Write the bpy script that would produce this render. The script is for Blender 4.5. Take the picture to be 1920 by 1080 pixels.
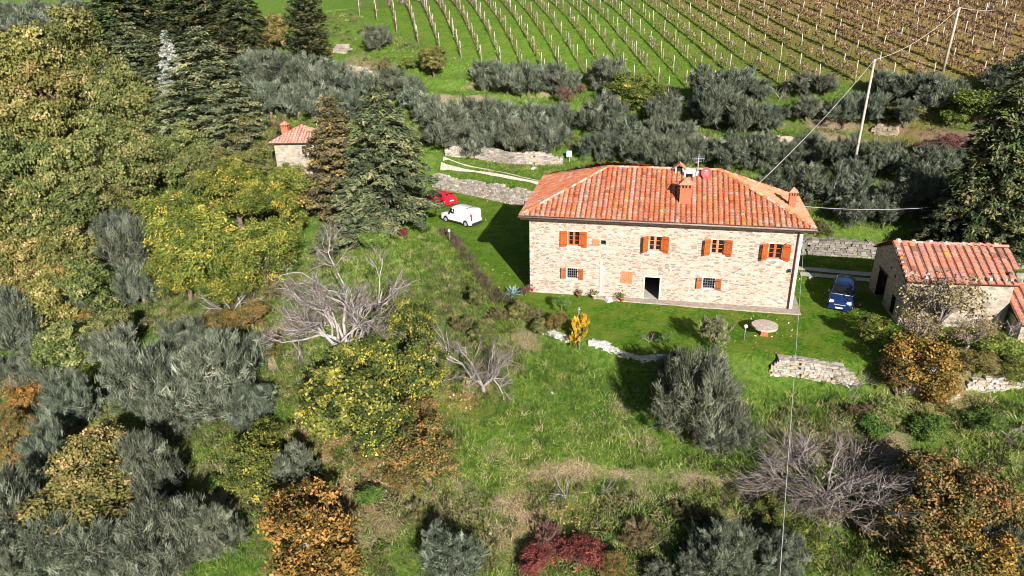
import bpy, math, random
import numpy as np
from math import radians as R, sin, cos, pi
from mathutils import Vector, Matrix

for _o in list(bpy.data.objects): bpy.data.objects.remove(_o)
S = bpy.context.scene
COL = S.collection
rnd = random.Random(7)
RG = np.random.default_rng(11)

# ------------------------------------------------------------------ camera, light, exposure
CAM = np.array([10.53485, -54.3745, 24.50253]); YAW, PIT, ROL, FPX = -0.21996, 0.41048, -0.0223, 1290.18
fw = np.array([sin(YAW)*cos(PIT), cos(YAW)*cos(PIT), -sin(PIT)])
rt = np.array([cos(YAW), -sin(YAW), 0.0]); up = np.cross(rt, fw)
r2 = rt*cos(ROL)+up*sin(ROL); u2 = -rt*sin(ROL)+up*cos(ROL)
cam = bpy.data.cameras.new('camera'); camo = bpy.data.objects.new('camera', cam); COL.objects.link(camo)
camo.matrix_world = Matrix(((r2[0], u2[0], -fw[0], CAM[0]), (r2[1], u2[1], -fw[1], CAM[1]), (r2[2], u2[2], -fw[2], CAM[2]), (0, 0, 0, 1)))
cam.sensor_width = 36; cam.lens = 36*FPX/1920; cam.clip_end = 3000; cam.clip_start = .5
S.camera = camo
SUN = np.array([7.5, -13.6, 7.4]); SUN = SUN/np.linalg.norm(SUN)
w = bpy.data.worlds.new("World"); S.world = w; w.use_nodes = True
nt = w.node_tree; bg = nt.nodes['Background']; sky = nt.nodes.new('ShaderNodeTexSky'); sky.sky_type = 'NISHITA'
sky.sun_disc = False; sky.sun_elevation = math.asin(SUN[2]); sky.sun_rotation = math.atan2(SUN[0], SUN[1])
nt.links.new(sky.outputs[0], bg.inputs[0]); bg.inputs[1].default_value = 0.05
sl = bpy.data.lights.new('sun', 'SUN'); sl.energy = 5.0; sl.angle = R(.5); sl.color = (1, .965, .91)
so = bpy.data.objects.new('sun', sl); COL.objects.link(so); so.rotation_euler = Vector(SUN).to_track_quat('Z', 'Y').to_euler()
S.cycles.filter_width = 1.0
S.view_settings.view_transform = 'Standard'; S.view_settings.look = 'None'; S.view_settings.exposure = 0.9; S.view_settings.gamma = 1

# ------------------------------------------------------------------ the lie of the land
def ray(px, py):
    d = fw+r2*(px-960)/FPX-u2*(py-540)/FPX
    return d/np.linalg.norm(d)
def at_t(px, py, t): return CAM+ray(px, py)*t
def at_z(px, py, z):
    d = ray(px, py); return CAM+d*((z-CAM[2])/d[2])
def project(P):
    d = np.asarray(P)-CAM; z = d@fw
    return 960+FPX*(d@r2)/z, 540-FPX*(d@u2)/z
ctl = [at_t(*q) for q in [(650,20,150),(800,95,120),(800,0,160),(1070,140,116),(1070,0,150),(1290,165,110),(1290,0,143),(1600,150,104),
  (1600,0,132),(1880,150,102),(1880,10,132),(560,60,140),(30,60,210),(150,8,260),(60,120,175),(400,40,150)]]
ctl += [at_z(*q) for q in [(820,303,3.5),(1010,340,2.9),(900,345,2.4),(842,328,2.1),(985,362,2.1),(930,350,2.2),(1055,300,4.2),(1560,430,2.4),(1690,440,2.6),(1900,500,1.5),(1606,280,5.6),(1250,300,4.5),(1850,420,2.6),
  (700,440,0),(600,470,-1.2),(640,620,-2.2),(500,600,-3.5),(300,560,-5.5),(100,600,-7.5),(0,800,-9),(250,800,-6.5),(450,900,-5.5),(700,900,-3.8),
  (600,1080,-6.5),(0,1080,-10),(300,1080,-8),(930,620,-.5),(1020,640,-.9),(900,720,-2),(1050,760,-2.4),(1050,850,-3.1),(1150,890,-3.6),(1000,1000,-5.4),
  (1000,1080,-6.2),(1450,760,-2.4),(1450,870,-3.5),(1600,1000,-5.6),(1850,800,-3),(1850,1000,-5.6),(1700,735,-1.7),(1900,735,-1.9),(1540,715,-1.5),
  (1250,690,-1.3),(250,300,-3),(100,200,-3),(400,200,1),(545,320,1.8),(0,350,-8),(700,330,1.5),(600,400,-.3),(830,440,0),(1950,620,-1),(1800,640,-.8)]]
ctl += [np.array(q, float) for q in [(-220,-60,-30),(-120,-40,-18),(0,-70,-14),(120,-60,-12),(200,0,10),(200,150,38),(60,200,48),(-60,260,52),(-220,330,60),(-260,120,20),(120,330,80),(-200,0,-12),(70,0,3),(10,-50,-9)]]
ctl = np.array(ctl); cs = 20.0
def _ker(a, b):
    d = np.hypot(a[:, None, 0]-b[None, :, 0], a[:, None, 1]-b[None, :, 1])/cs
    return np.sqrt(d*d+.01)
_n = len(ctl); _A = np.zeros((_n+3, _n+3)); _A[:_n, :_n] = _ker(ctl, ctl)-0.02*np.eye(_n)
_P = np.c_[np.ones(_n), ctl[:, :2]/cs]; _A[:_n, _n:] = _P; _A[_n:, :_n] = _P.T
_w = np.linalg.solve(_A, np.r_[ctl[:, 2], 0, 0, 0])
def sstep(a, b, x):
    t = np.clip((x-a)/(b-a), 0, 1); return t*t*(3-2*t)
def vnoise(x, y, s, seed=0):
    x = np.asarray(x)/s+seed*17.3; y = np.asarray(y)/s-seed*9.7
    xi = np.floor(x); yi = np.floor(y); fx = x-xi; fy = y-yi; fx = fx*fx*(3-2*fx); fy = fy*fy*(3-2*fy)
    def h(a, b):
        v = np.sin(a*127.1+b*311.7+seed*74.7)*43758.5453; return v-np.floor(v)
    return (h(xi, yi)*(1-fx)+h(xi+1, yi)*fx)*(1-fy)+(h(xi, yi+1)*(1-fx)+h(xi+1, yi+1)*fx)*fy
def seg_d(x, y, poly):
    x = np.asarray(x, float); y = np.asarray(y, float); best = np.full(x.shape, 1e9); inside = np.zeros(x.shape, bool); n = len(poly)
    for i in range(n):
        ax, ay = poly[i]; bx, by = poly[(i+1) % n]; dx, dy = bx-ax, by-ay
        t = np.clip(((x-ax)*dx+(y-ay)*dy)/(dx*dx+dy*dy+1e-9), 0, 1)
        best = np.minimum(best, np.hypot(x-ax-t*dx, y-ay-t*dy))
        c = ((ay > y) != (by > y)) & (x < (bx-ax)*(y-ay)/(by-ay+1e-12)+ax); inside ^= c
    return np.where(inside, -best, best)
LAWN = [tuple(at_z(812,347,0)[:2]),tuple(at_z(828,350,0)[:2]),tuple(at_z(985,384,0)[:2]),tuple(at_z(1010,389,0)[:2]),(2,22),(12,18),(23,13.6),(33,13.6),(40,10),(38,-2),(34,-6.3),(25,-8.2),(19,-8.3),(14.5,-8.8),(11.6,-9),(9,-8.7),(6.3,-8),(3.5,-6.8),(0,-4),(-4,1),(-8,8),(-12,13),(-17,20),(-21,27)]
VINE = [tuple(at_t(*q)[:2]) for q in [(640,35,148),(700,60,140),(745,85,130),(800,98,121),(872,137,117),(960,135,117),(1080,168,113),(1290,188,107),(1450,172,105),(1620,158,103),(1800,158,102),(2000,165,101)]]
VINE = VINE+[(130,150),(100,230),(-60,230)]
WALLB = [tuple(at_z(*q)[:2]) for q in [(832,352,0),(985,387,0)]]
STEP = [tuple(at_z(px, py, -3.2)[:2]) for px, py in ((1000,868),(1080,868),(1180,872),(1300,880),(1430,886))]
def height(x, y):
    x = np.atleast_1d(np.asarray(x, float)); y = np.atleast_1d(np.asarray(y, float))
    q = np.c_[x.ravel(), y.ravel()]; z = np.empty(len(q))
    for i in range(0, len(q), 20000):
        z[i:i+20000] = _ker(q[i:i+20000], ctl)@_w[:_n]+_w[_n]+q[i:i+20000]@_w[_n+1:]/cs
    z = z.reshape(x.shape)
    vd = seg_d(x, y, VINE); ld = seg_d(x, y, LAWN)
    # grassy terraces of the olive grove behind the house
    m = sstep(0, 6, vd)*sstep(1, 4, ld)*sstep(22, 30, y-0.1*x)*sstep(-34, -20, x)
    hz = 1.7; zz = z+1.0*(vnoise(x, y, 17, 3)-.5); k = np.floor(zz/hz); f = zz/hz-k
    z = z+m*(hz*(k+sstep(.62, .95, f))-zz)*.8
    z = z+(.35*(vnoise(x, y, 3.1, 1)-.5)+.8*(vnoise(x, y, 9, 2)-.5))*sstep(.3, 3, ld)*(1-.8*sstep(2, -3, vd))
    # the step along the lower meadow
    sx = np.array([q[0] for q in STEP]); sy = np.interp(x, sx, [q[1] for q in STEP]); z = z-.5*sstep(.12, -.12, y-sy)*sstep(-9, 0, y-sy)*sstep(sx[0]-2, sx[0]+1, x)*sstep(sx[-1]+2, sx[-1]-1, x)
    wl = sstep(1.2, 0.0, ld)
    z = z*(1-wl)+(0.06*(vnoise(x, y, 2.2, 5)-.5))*wl
    return z
def gz(x, y): return float(height(x, y)[0])
def ground(px, py, lift=0.0, size=None):
    """the point of the land a sight line meets (or passes lift metres above)"""
    d = ray(px, py); ts = np.arange(14, 330, .4); P = CAM+d*ts[:, None]
    L = lift if size is None else lift*size*ts/FPX
    g = P[:, 2]-height(P[:, 0], P[:, 1])-L
    i = int(np.argmax(g < 0)) if (g < 0).any() else len(ts)-1
    if i > 0:
        a, b = g[i-1], g[i]; t = ts[i-1]+.4*a/(a-b) if a != b else ts[i]
    else: t = ts[0]
    p = CAM+d*t; return np.array([p[0], p[1], gz(p[0], p[1])]), t

# ------------------------------------------------------------------ materials
def mat(name, rough=.8, spec=.2, metal=0.0):
    m = bpy.data.materials.new(name); m.use_nodes = True; b = m.node_tree.nodes['Principled BSDF']
    b.inputs['Roughness'].default_value = rough; b.inputs['Specular IOR Level'].default_value = spec; b.inputs['Metallic'].default_value = metal
    return m, m.node_tree, b
def N(nt, t, **k):
    n = nt.nodes.new(t)
    for a, v in k.items():
        if a in ('op', ): n.operation = v
        elif hasattr(n, a): setattr(n, a, v)
    return n
def ramp(nt, fac, stops, interp='LINEAR'):
    r = nt.nodes.new('ShaderNodeValToRGB'); r.color_ramp.interpolation = interp; e = r.color_ramp.elements
    while len(e) < len(stops): e.new(.5)
    for i, (p, c) in enumerate(stops): e[i].position = p; e[i].color = (*c, 1) if len(c) == 3 else c
    nt.links.new(fac, r.inputs[0]); return r.outputs[0]
def noise(nt, scale, detail=4, vec=None, rough=.6, dist=0):
    n = nt.nodes.new('ShaderNodeTexNoise'); n.inputs['Scale'].default_value = scale; n.inputs['Detail'].default_value = detail
    n.inputs['Roughness'].default_value = rough; n.inputs['Distortion'].default_value = dist
    if vec is not None: nt.links.new(vec, n.inputs['Vector'])
    return n.outputs['Fac']
def mix(nt, f, a, b, mode='MIX'):
    n = nt.nodes.new('ShaderNodeMix'); n.data_type = 'RGBA'; n.blend_type = mode
    for s, v in ((n.inputs[0], f), (n.inputs[6], a), (n.inputs[7], b)):
        if isinstance(v, (int, float)): s.default_value = v
        elif isinstance(v, tuple): s.default_value = (*v, 1)
        else: nt.links.new(v, s)
    return n.outputs[2]
def obj_vec(nt, scale=(1, 1, 1)):
    t = nt.nodes.new('ShaderNodeTexCoord'); m = nt.nodes.new('ShaderNodeMapping'); m.inputs['Scale'].default_value = scale
    nt.links.new(t.outputs['Object'], m.inputs[0]); return m.outputs[0]
def bump(nt, b, h, strength=.4, dist=.05):
    n = nt.nodes.new('ShaderNodeBump'); n.inputs['Strength'].default_value = strength; n.inputs['Distance'].default_value = dist
    nt.links.new(h, n.inputs['Height']); nt.links.new(n.outputs[0], b.inputs['Normal'])
def plain(name, c, rough=.6, spec=.3, metal=0, var=.25, scale=4):
    m, nt, b = mat(name, rough, spec, metal); v = obj_vec(nt)
    f = noise(nt, scale, 5, v)
    nt.links.new(ramp(nt, f, [(.3, tuple(x*(1-var) for x in c)), (.7, tuple(min(1, x*(1+var)) for x in c))]), b.inputs['Base Color']); return m
def leafmat(name, stops, shift=.18, hue=.02, rough=.7, spec=.15):
    m, nt, b = mat(name, rough, spec)
    a = nt.nodes.new('ShaderNodeAttribute'); a.attribute_name = 'tint'
    c = ramp(nt, a.outputs['Fac'], stops)
    oi = nt.nodes.new('ShaderNodeObjectInfo'); hs = nt.nodes.new('ShaderNodeHueSaturation')
    mr = nt.nodes.new('ShaderNodeMapRange'); mr.inputs['To Min'].default_value = 1-shift; mr.inputs['To Max'].default_value = 1+shift
    mh = nt.nodes.new('ShaderNodeMapRange'); mh.inputs['To Min'].default_value = .5-hue; mh.inputs['To Max'].default_value = .5+hue
    m7 = nt.nodes.new('ShaderNodeMath'); m7.operation = 'MULTIPLY'; m7.inputs[1].default_value = 7.31; fr = nt.nodes.new('ShaderNodeMath'); fr.operation = 'FRACT'
    nt.links.new(oi.outputs['Random'], m7.inputs[0]); nt.links.new(m7.outputs[0], fr.inputs[0])
    nt.links.new(oi.outputs['Random'], mr.inputs[0]); nt.links.new(fr.outputs[0], mh.inputs[0])
    nt.links.new(mr.outputs[0], hs.inputs['Value']); nt.links.new(mh.outputs[0], hs.inputs['Hue']); nt.links.new(c, hs.inputs['Color'])
    nt.links.new(hs.outputs[0], b.inputs['Base Color']); return m
def tilemat():
    m, nt, b = mat('terracotta_tile', .85, .15)
    a = nt.nodes.new('ShaderNodeAttribute'); a.attribute_name = 'col'; v = obj_vec(nt)
    f = noise(nt, 8, 6, v, .75); g = noise(nt, .8, 4, v, .65)
    lich = ramp(nt, f, [(.50, (0, 0, 0)), (.62, (1, 1, 1))]); dark = ramp(nt, noise(nt, 14, 4, v), [(.34, (1, 1, 1)), (.46, (0, 0, 0))])
    gm = ramp(nt, g, [(.40, (.1, .1, .1)), (.60, (.85, .85, .85))])
    mm = nt.nodes.new('ShaderNodeMath'); mm.operation = 'MULTIPLY'; nt.links.new(lich, mm.inputs[0]); nt.links.new(gm, mm.inputs[1])
    c = mix(nt, mm.outputs[0], a.outputs['Color'], (.46, .40, .34))
    md = nt.nodes.new('ShaderNodeMath'); md.operation = 'MULTIPLY'; nt.links.new(dark, md.inputs[0]); md.inputs[1].default_value = .55
    c = mix(nt, md.outputs[0], c, (.10, .07, .05))
    nt.links.new(c, b.inputs['Base Color']); bump(nt, b, f, .3, .02); return m
def rubble(name, cols, sx, sz, mortar=(.62, .55, .44), mw=.05, dark=False):
    m, nt, b = mat(name, .9, .1); v = obj_vec(nt, (sx, sx, sz))
    nz = nt.nodes.new('ShaderNodeTexNoise'); nz.inputs['Scale'].default_value = 1.3; nt.links.new(v, nz.inputs['Vector'])
    add = nt.nodes.new('ShaderNodeMixRGB'); add.blend_type = 'LINEAR_LIGHT'; add.inputs[0].default_value = .16; nt.links.new(v, add.inputs[1]); nt.links.new(nz.outputs['Color'], add.inputs[2])
    vo = nt.nodes.new('ShaderNodeTexVoronoi'); vo.inputs['Scale'].default_value = 1; vo.inputs['Randomness'].default_value = .85; nt.links.new(add.outputs[0], vo.inputs['Vector'])
    ve = nt.nodes.new('ShaderNodeTexVoronoi'); ve.feature = 'DISTANCE_TO_EDGE'; ve.inputs['Scale'].default_value = 1; ve.inputs['Randomness'].default_value = .85; nt.links.new(add.outputs[0], ve.inputs['Vector'])
    sp = nt.nodes.new('ShaderNodeSeparateColor'); nt.links.new(vo.outputs['Color'], sp.inputs[0])
    n = len(cols); c = ramp(nt, sp.outputs[0], [(i/n, q) for i, q in enumerate(cols)], 'CONSTANT')
    big = noise(nt, .6, 4, obj_vec(nt)); c = mix(nt, .5, c, ramp(nt, big, [(.32, (.58, .53, .48)), (.62, (1, .98, .96))]), 'MULTIPLY')
    e = ramp(nt, ve.outputs['Distance'], [(mw*.5, (0, 0, 0)), (mw*1.6, (1, 1, 1))])
    c = mix(nt, e, mortar, c); fn = noise(nt, 25, 4, obj_vec(nt)); c = mix(nt, .35, c, ramp(nt, fn, [(.35, (.6, .6, .6)), (.65, (1, 1, 1))]), 'MULTIPLY')
    nt.links.new(c, b.inputs['Base Color']); bump(nt, b, e, .5, .03); return m
def colattr(name, rough=.9, var=.3, sc=8):
    m, nt, b = mat(name, rough, .1); a = nt.nodes.new('ShaderNodeAttribute'); a.attribute_name = 'col'
    f = noise(nt, sc, 5, obj_vec(nt)); c = mix(nt, 1.0, a.outputs['Color'], ramp(nt, f, [(.3, (1-var,)*3), (.7, (1,)*3)]), 'MULTIPLY')
    nt.links.new(c, b.inputs['Base Color']); bump(nt, b, f, .5, .04); return m
M = {}
M['tile'] = tilemat()
M['wall'] = rubble('sandstone_rubble', [(.40,.32,.25),(.47,.39,.32),(.31,.25,.20),(.43,.33,.25),(.52,.44,.37),(.36,.25,.18),(.47,.40,.34),(.26,.22,.19),(.49,.41,.34)], 2.3, 7.5, (.50,.43,.37), .07)
M['barnwall'] = rubble('barn_rubble', [(.44,.39,.32),(.36,.31,.25),(.50,.45,.38),(.28,.24,.19),(.46,.40,.32),(.42,.33,.24)], 2.2, 5.0, (.34,.30,.25), .07)
M['drystone'] = colattr('dry_stone')
M['colblock'] = colattr('painted_parts', .6, .1)
M['quoin'] = plain('pale_quoin', (.52,.46,.40), .85, .1, var=.12)
M['shutter'] = plain('varnished_wood', (.38,.075,.013), .5, .3, var=.3, scale=6)
M['shutterdk'] = plain('dark_varnished_wood', (.33,.09,.03), .55, .3, var=.3, scale=6)
M['palewood'] = plain('pale_shutter_wood', (.42,.18,.08), .6, .2, var=.25, scale=8)
M['dkwood'] = plain('dark_eaves_wood', (.05,.035,.028), .8, .1)
M['frameo'] = plain('window_frame_wood', (.45,.11,.03), .5, .3, var=.15)
M['framep'] = plain('pale_window_frame_wood', (.50,.22,.11), .5, .3, var=.15)
M['glass'] = plain('window_glass', (.012,.012,.016), .06, .5, var=.2)
M['iron'] = plain('grille_iron', (.20,.20,.21), .5, .4)
M['copper'] = plain('brown_downpipe_metal', (.13,.03,.02), .45, .5)
M['gutter'] = plain('gutter_metal', (.22,.17,.15), .5, .4)
M['brick'] = plain('chimney_brick', (.52,.13,.07), .85, .1, var=.25, scale=12)
M['white'] = plain('white_render', (.75,.73,.70), .8, .1, var=.1)
M['dark'] = plain('interior_dark', (.03,.028,.025), .9, .05)
M['floor'] = plain('stone_floor', (.45,.40,.34), .8, .1)
M['paving'] = plain('base_paving', (.34,.28,.23), .9, .1, var=.3, scale=3)
M['red'] = plain('red_dish', (.50,.06,.06), .5, .3, var=.1)
M['metal'] = plain('pale_metal', (.45,.45,.45), .4, .5, var=.1)
M['pole'] = plain('grey_wooden_pole', (.40,.35,.29), .8, .2, var=.25, scale=3)
M['wire'] = plain('cable_sheath', (.56,.54,.51), .5, .4, var=.05)
M['post'] = plain('weathered_stake', (.46,.41,.35), .9, .1, var=.3, scale=1)
M['bark'] = plain('grey_brown_bark', (.16,.12,.09), .9, .1, var=.4, scale=3)
M['palebark'] = plain('pale_grey_bark', (.38,.34,.31), .9, .1, var=.3, scale=6)
M['greybark'] = plain('twig_grey_bark', (.26,.22,.20), .9, .1, var=.3, scale=6)
M['terracotta'] = plain('terracotta_pot', (.50,.17,.08), .8, .2)
M['millstone'] = colattr('millstone_slab', .85, .4, 5)
M['globe'] = plain('lamp_globe', (.70,.70,.60), .3, .5, var=.05)
M['agave'] = plain('agave_leaf', (.20,.30,.28), .5, .3, var=.3)
M['olive'] = leafmat('olive_leaf', [(0,(.024,.032,.018)),(.5,(.10,.118,.078)),(1,(.30,.32,.235))], .16, .02)
M['olivedk'] = leafmat('dark_olive_leaf', [(0,(.026,.033,.019)),(.5,(.10,.113,.073)),(1,(.26,.275,.195))], .16, .02)
M['oak'] = leafmat('oak_leaf', [(0,(.038,.052,.014)),(.4,(.10,.118,.032)),(.75,(.19,.185,.062)),(1,(.30,.25,.11))], .22, .025)
M['oaky'] = leafmat('turning_oak_leaf', [(0,(.052,.06,.016)),(.35,(.135,.135,.036)),(.7,(.24,.205,.065)),(1,(.38,.28,.12))], .2, .02)
M['robinia'] = leafmat('yellowing_leaf', [(0,(.035,.055,.012)),(.45,(.12,.155,.028)),(.8,(.26,.26,.045)),(1,(.50,.37,.07))], .08, .008)
M['fig'] = leafmat('fig_leaf', [(0,(.022,.038,.010)),(.45,(.075,.095,.02)),(.75,(.17,.18,.035)),(1,(.42,.35,.06))], .12, .01)
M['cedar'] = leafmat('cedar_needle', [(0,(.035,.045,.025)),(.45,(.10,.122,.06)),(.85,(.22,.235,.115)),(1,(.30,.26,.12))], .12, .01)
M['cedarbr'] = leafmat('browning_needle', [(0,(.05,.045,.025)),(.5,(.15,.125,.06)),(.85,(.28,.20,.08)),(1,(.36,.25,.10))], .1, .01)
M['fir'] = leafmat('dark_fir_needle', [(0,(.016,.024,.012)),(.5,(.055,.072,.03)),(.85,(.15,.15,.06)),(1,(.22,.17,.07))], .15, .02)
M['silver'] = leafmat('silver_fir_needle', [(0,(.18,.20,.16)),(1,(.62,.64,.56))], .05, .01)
M['orange'] = leafmat('orange_leaf', [(0,(.07,.06,.012)),(.4,(.14,.10,.025)),(.7,(.29,.17,.04)),(1,(.46,.24,.06))], .08, .01)
M['rust'] = leafmat('rust_leaf', [(0,(.06,.06,.02)),(.4,(.11,.11,.03)),(.7,(.23,.15,.05)),(1,(.34,.15,.06))], .1, .015)
M['redleaf'] = leafmat('crimson_leaf', [(0,(.04,.02,.018)),(.5,(.14,.032,.03)),(1,(.30,.08,.065))], .1, .01)
M['bush'] = leafmat('green_bush_leaf', [(0,(.03,.055,.012)),(.5,(.09,.14,.025)),(1,(.20,.24,.05))], .2, .03)
M['brush'] = leafmat('dry_brush', [(0,(.035,.03,.018)),(.5,(.11,.09,.05)),(1,(.27,.21,.14))], .2, .02)
M['grass'] = leafmat('grass_blade', [(0,(.035,.07,.012)),(.35,(.095,.185,.02)),(.65,(.21,.28,.045)),(1,(.46,.38,.22))], .05, .01)
M['goldleaf'] = leafmat('golden_leaf', [(0,(.12,.12,.015)),(.5,(.45,.27,.02)),(1,(.70,.40,.03))], .05, .01)
M['vineleaf'] = leafmat('vine_leaf', [(0,(.06,.04,.03)),(.35,(.20,.13,.08)),(.7,(.32,.17,.10)),(1,(.42,.31,.23))], .08, .01)
M['burgundy'] = leafmat('burgundy_twig', [(0,(.06,.03,.03)),(.6,(.19,.09,.075)),(1,(.30,.18,.14))], .1, .01)
M['twig'] = leafmat('bare_twig', [(0,(.08,.06,.055)),(.6,(.17,.14,.125)),(1,(.33,.28,.25))], .05, .01)
M['palebush'] = leafmat('pale_bush_leaf', [(0,(.06,.07,.03)),(.5,(.17,.17,.09)),(1,(.36,.33,.20))], .05, .01)
M['scrub'] = leafmat('scrub_leaf', [(0,(.035,.035,.014)),(.4,(.10,.095,.035)),(.7,(.17,.16,.06)),(1,(.30,.22,.13))], .2, .03)
M['tanleaf'] = leafmat('tan_leaf', [(0,(.09,.07,.035)),(.5,(.21,.165,.085)),(1,(.36,.27,.12))], .05, .01)
def paint(name, c, rough=.25):
    m, nt, b = mat(name, rough, .5); b.inputs['Coat Weight'].default_value = .6; b.inputs['Coat Roughness'].default_value = .08
    f = noise(nt, 3, 3, obj_vec(nt)); nt.links.new(mix(nt, f, c, tuple(x*.88 for x in c)), b.inputs['Base Color']); return m
M['pwhite'] = paint('white_car_paint', (.80,.80,.80)); M['pred'] = paint('red_car_paint', (.50,.012,.03)); M['pblue'] = paint('blue_car_paint', (.008,.024,.085))
M['plastic'] = plain('black_plastic', (.03,.03,.032), .5, .3); M['tyre'] = plain('tyre_rubber', (.022,.022,.022), .8, .2); M['rim'] = plain('wheel_rim', (.42,.42,.43), .35, .5, .3, var=.1)
M['lens'] = plain('headlamp_lens', (.75,.77,.80), .1, .6, var=.05); M['tail'] = plain('tail_lamp_lens', (.45,.01,.01), .2, .5, var=.05); M['plate'] = plain('number_plate', (.78,.78,.78), .4, .3, var=.03)

# ------------------------------------------------------------------ mesh tools
def link(name, me, parent=None, loc=None):
    o = bpy.data.objects.new(name, me); COL.objects.link(o)
    if parent: o.parent = parent
    if loc is not None: o.location = loc
    return o
def tag(o, label, cat, group=None):
    o['label'] = label; o['category'] = cat
    if group: o['group'] = group
    return o
def thing(name, label, cat, loc=(0, 0, 0), rz=0, scale=1, group=None):
    o = link(name, None); o.location = loc; o.rotation_euler = (0, 0, rz); o.scale = (scale,)*3 if isinstance(scale, (int, float)) else scale
    o.empty_display_size = .2; return tag(o, label, cat, group)
def npmesh(name, V, F, mats, tint=None, col=None, midx=None, smooth=False):
    """V (n,3); F (m,k) all faces of one size"""
    me = bpy.data.meshes.new(name); V = np.asarray(V, np.float32); F = np.asarray(F, np.int32); m, k = F.shape
    me.vertices.add(len(V)); me.vertices.foreach_set('co', V.ravel()); me.loops.add(m*k); me.loops.foreach_set('vertex_index', F.ravel())
    me.polygons.add(m); me.polygons.foreach_set('loop_start', np.arange(0, m*k, k, dtype=np.int32))
    for q in (mats if isinstance(mats, (list, tuple)) else [mats]): me.materials.append(q)
    if midx is not None: me.polygons.foreach_set('material_index', np.asarray(midx, np.int32))
    if smooth: me.polygons.foreach_set('use_smooth', np.ones(m, bool))
    me.update(calc_edges=True)
    if tint is not None: a = me.attributes.new('tint', 'FLOAT', 'POINT'); a.data.foreach_set('value', np.asarray(tint, np.float32))
    if col is not None:
        a = me.attributes.new('col', 'FLOAT_COLOR', 'POINT'); c = np.c_[np.asarray(col), np.ones(len(V))].astype(np.float32); a.data.foreach_set('color', c.ravel())
    return me
class MB:
    def __init__(s): s.v = []; s.f = []; s.m = []; s.c = []; s.sm = []
    def poly(s, pts, m=0, c=(1, 1, 1), sm=False):
        i = len(s.v); s.v += [tuple(p) for p in pts]; s.c += [c]*len(pts); s.f.append(tuple(range(i, i+len(pts)))); s.m.append(m); s.sm.append(sm)
    def box(s, a, b, m=0, c=(1, 1, 1), T=None, taper=0):
        x0, y0, z0 = a; x1, y1, z1 = b; t = taper
        P = [(x0, y0, z0), (x1, y0, z0), (x1, y1, z0), (x0, y1, z0), (x0+t, y0+t, z1), (x1-t, y0+t, z1), (x1-t, y1-t, z1), (x0+t, y1-t, z1)]
        if T is not None: P = [tuple(T@Vector(p)) for p in P]
        i = len(s.v); s.v += P; s.c += [c]*8
        for q in ((0, 3, 2, 1), (4, 5, 6, 7), (0, 1, 5, 4), (1, 2, 6, 5), (2, 3, 7, 6), (3, 0, 4, 7)): s.f.append(tuple(i+k for k in q)); s.m.append(m); s.sm.append(False)
    def tube(s, pts, rad, n=6, m=0, c=(1, 1, 1), cap=True):
        pts = [Vector(p) for p in pts]; rad = rad if isinstance(rad, (list, tuple)) else [rad]*len(pts); base = len(s.v)
        for k, p in enumerate(pts):
            d = (pts[min(k+1, len(pts)-1)]-pts[max(k-1, 0)]).normalized(); a = d.orthogonal().normalized() if abs(d.z) > .9 else d.cross(Vector((0, 0, 1))).normalized(); b = d.cross(a)
            for q in range(n):
                t = 2*pi*q/n; s.v.append(tuple(p+(a*cos(t)+b*sin(t))*rad[k])); s.c.append(c)
        for k in range(len(pts)-1):
            for q in range(n):
                a0 = base+k*n+q; a1 = base+k*n+(q+1) % n; s.f.append((a0, a1, a1+n, a0+n)); s.m.append(m); s.sm.append(True)
        if cap:
            s.f.append(tuple(base+q for q in range(n))[::-1]); s.m.append(m); s.sm.append(False)
            e = base+(len(pts)-1)*n; s.f.append(tuple(e+q for q in range(n))); s.m.append(m); s.sm.append(False)
    def lathe(s, prof, n=16, o=(0, 0, 0), m=0, c=(1, 1, 1), axis='z'):
        base = len(s.v)
        for r, h in prof:
            for q in range(n):
                t = 2*pi*q/n; p = (r*cos(t), r*sin(t), h) if axis == 'z' else (r*cos(t), h, r*sin(t))
                s.v.append((o[0]+p[0], o[1]+p[1], o[2]+p[2])); s.c.append(c)
        for k in range(len(prof)-1):
            for q in range(n):
                a0 = base+k*n+q; a1 = base+k*n+(q+1) % n; s.f.append((a0, a1, a1+n, a0+n)); s.m.append(m); s.sm.append(True)
        s.f.append(tuple(base+q for q in range(n))[::-1]); s.m.append(m); s.sm.append(False)
        e = base+(len(prof)-1)*n; s.f.append(tuple(e+q for q in range(n))); s.m.append(m); s.sm.append(False)
    def mesh(s, name, mats):
        me = bpy.data.meshes.new(name); me.from_pydata(s.v, [], s.f)
        for q in (mats if isinstance(mats, (list, tuple)) else [mats]): me.materials.append(q)
        me.polygons.foreach_set('material_index', s.m); me.polygons.foreach_set('use_smooth', s.sm)
        a = me.attributes.new('col', 'FLOAT_COLOR', 'POINT'); a.data.foreach_set('color', np.c_[np.array(s.c), np.ones(len(s.v))].astype(np.float32).ravel()); me.update(); return me
    def build(s, name, mats, parent=None, loc=None): return link(name, s.mesh(name, mats), parent, loc)
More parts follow.
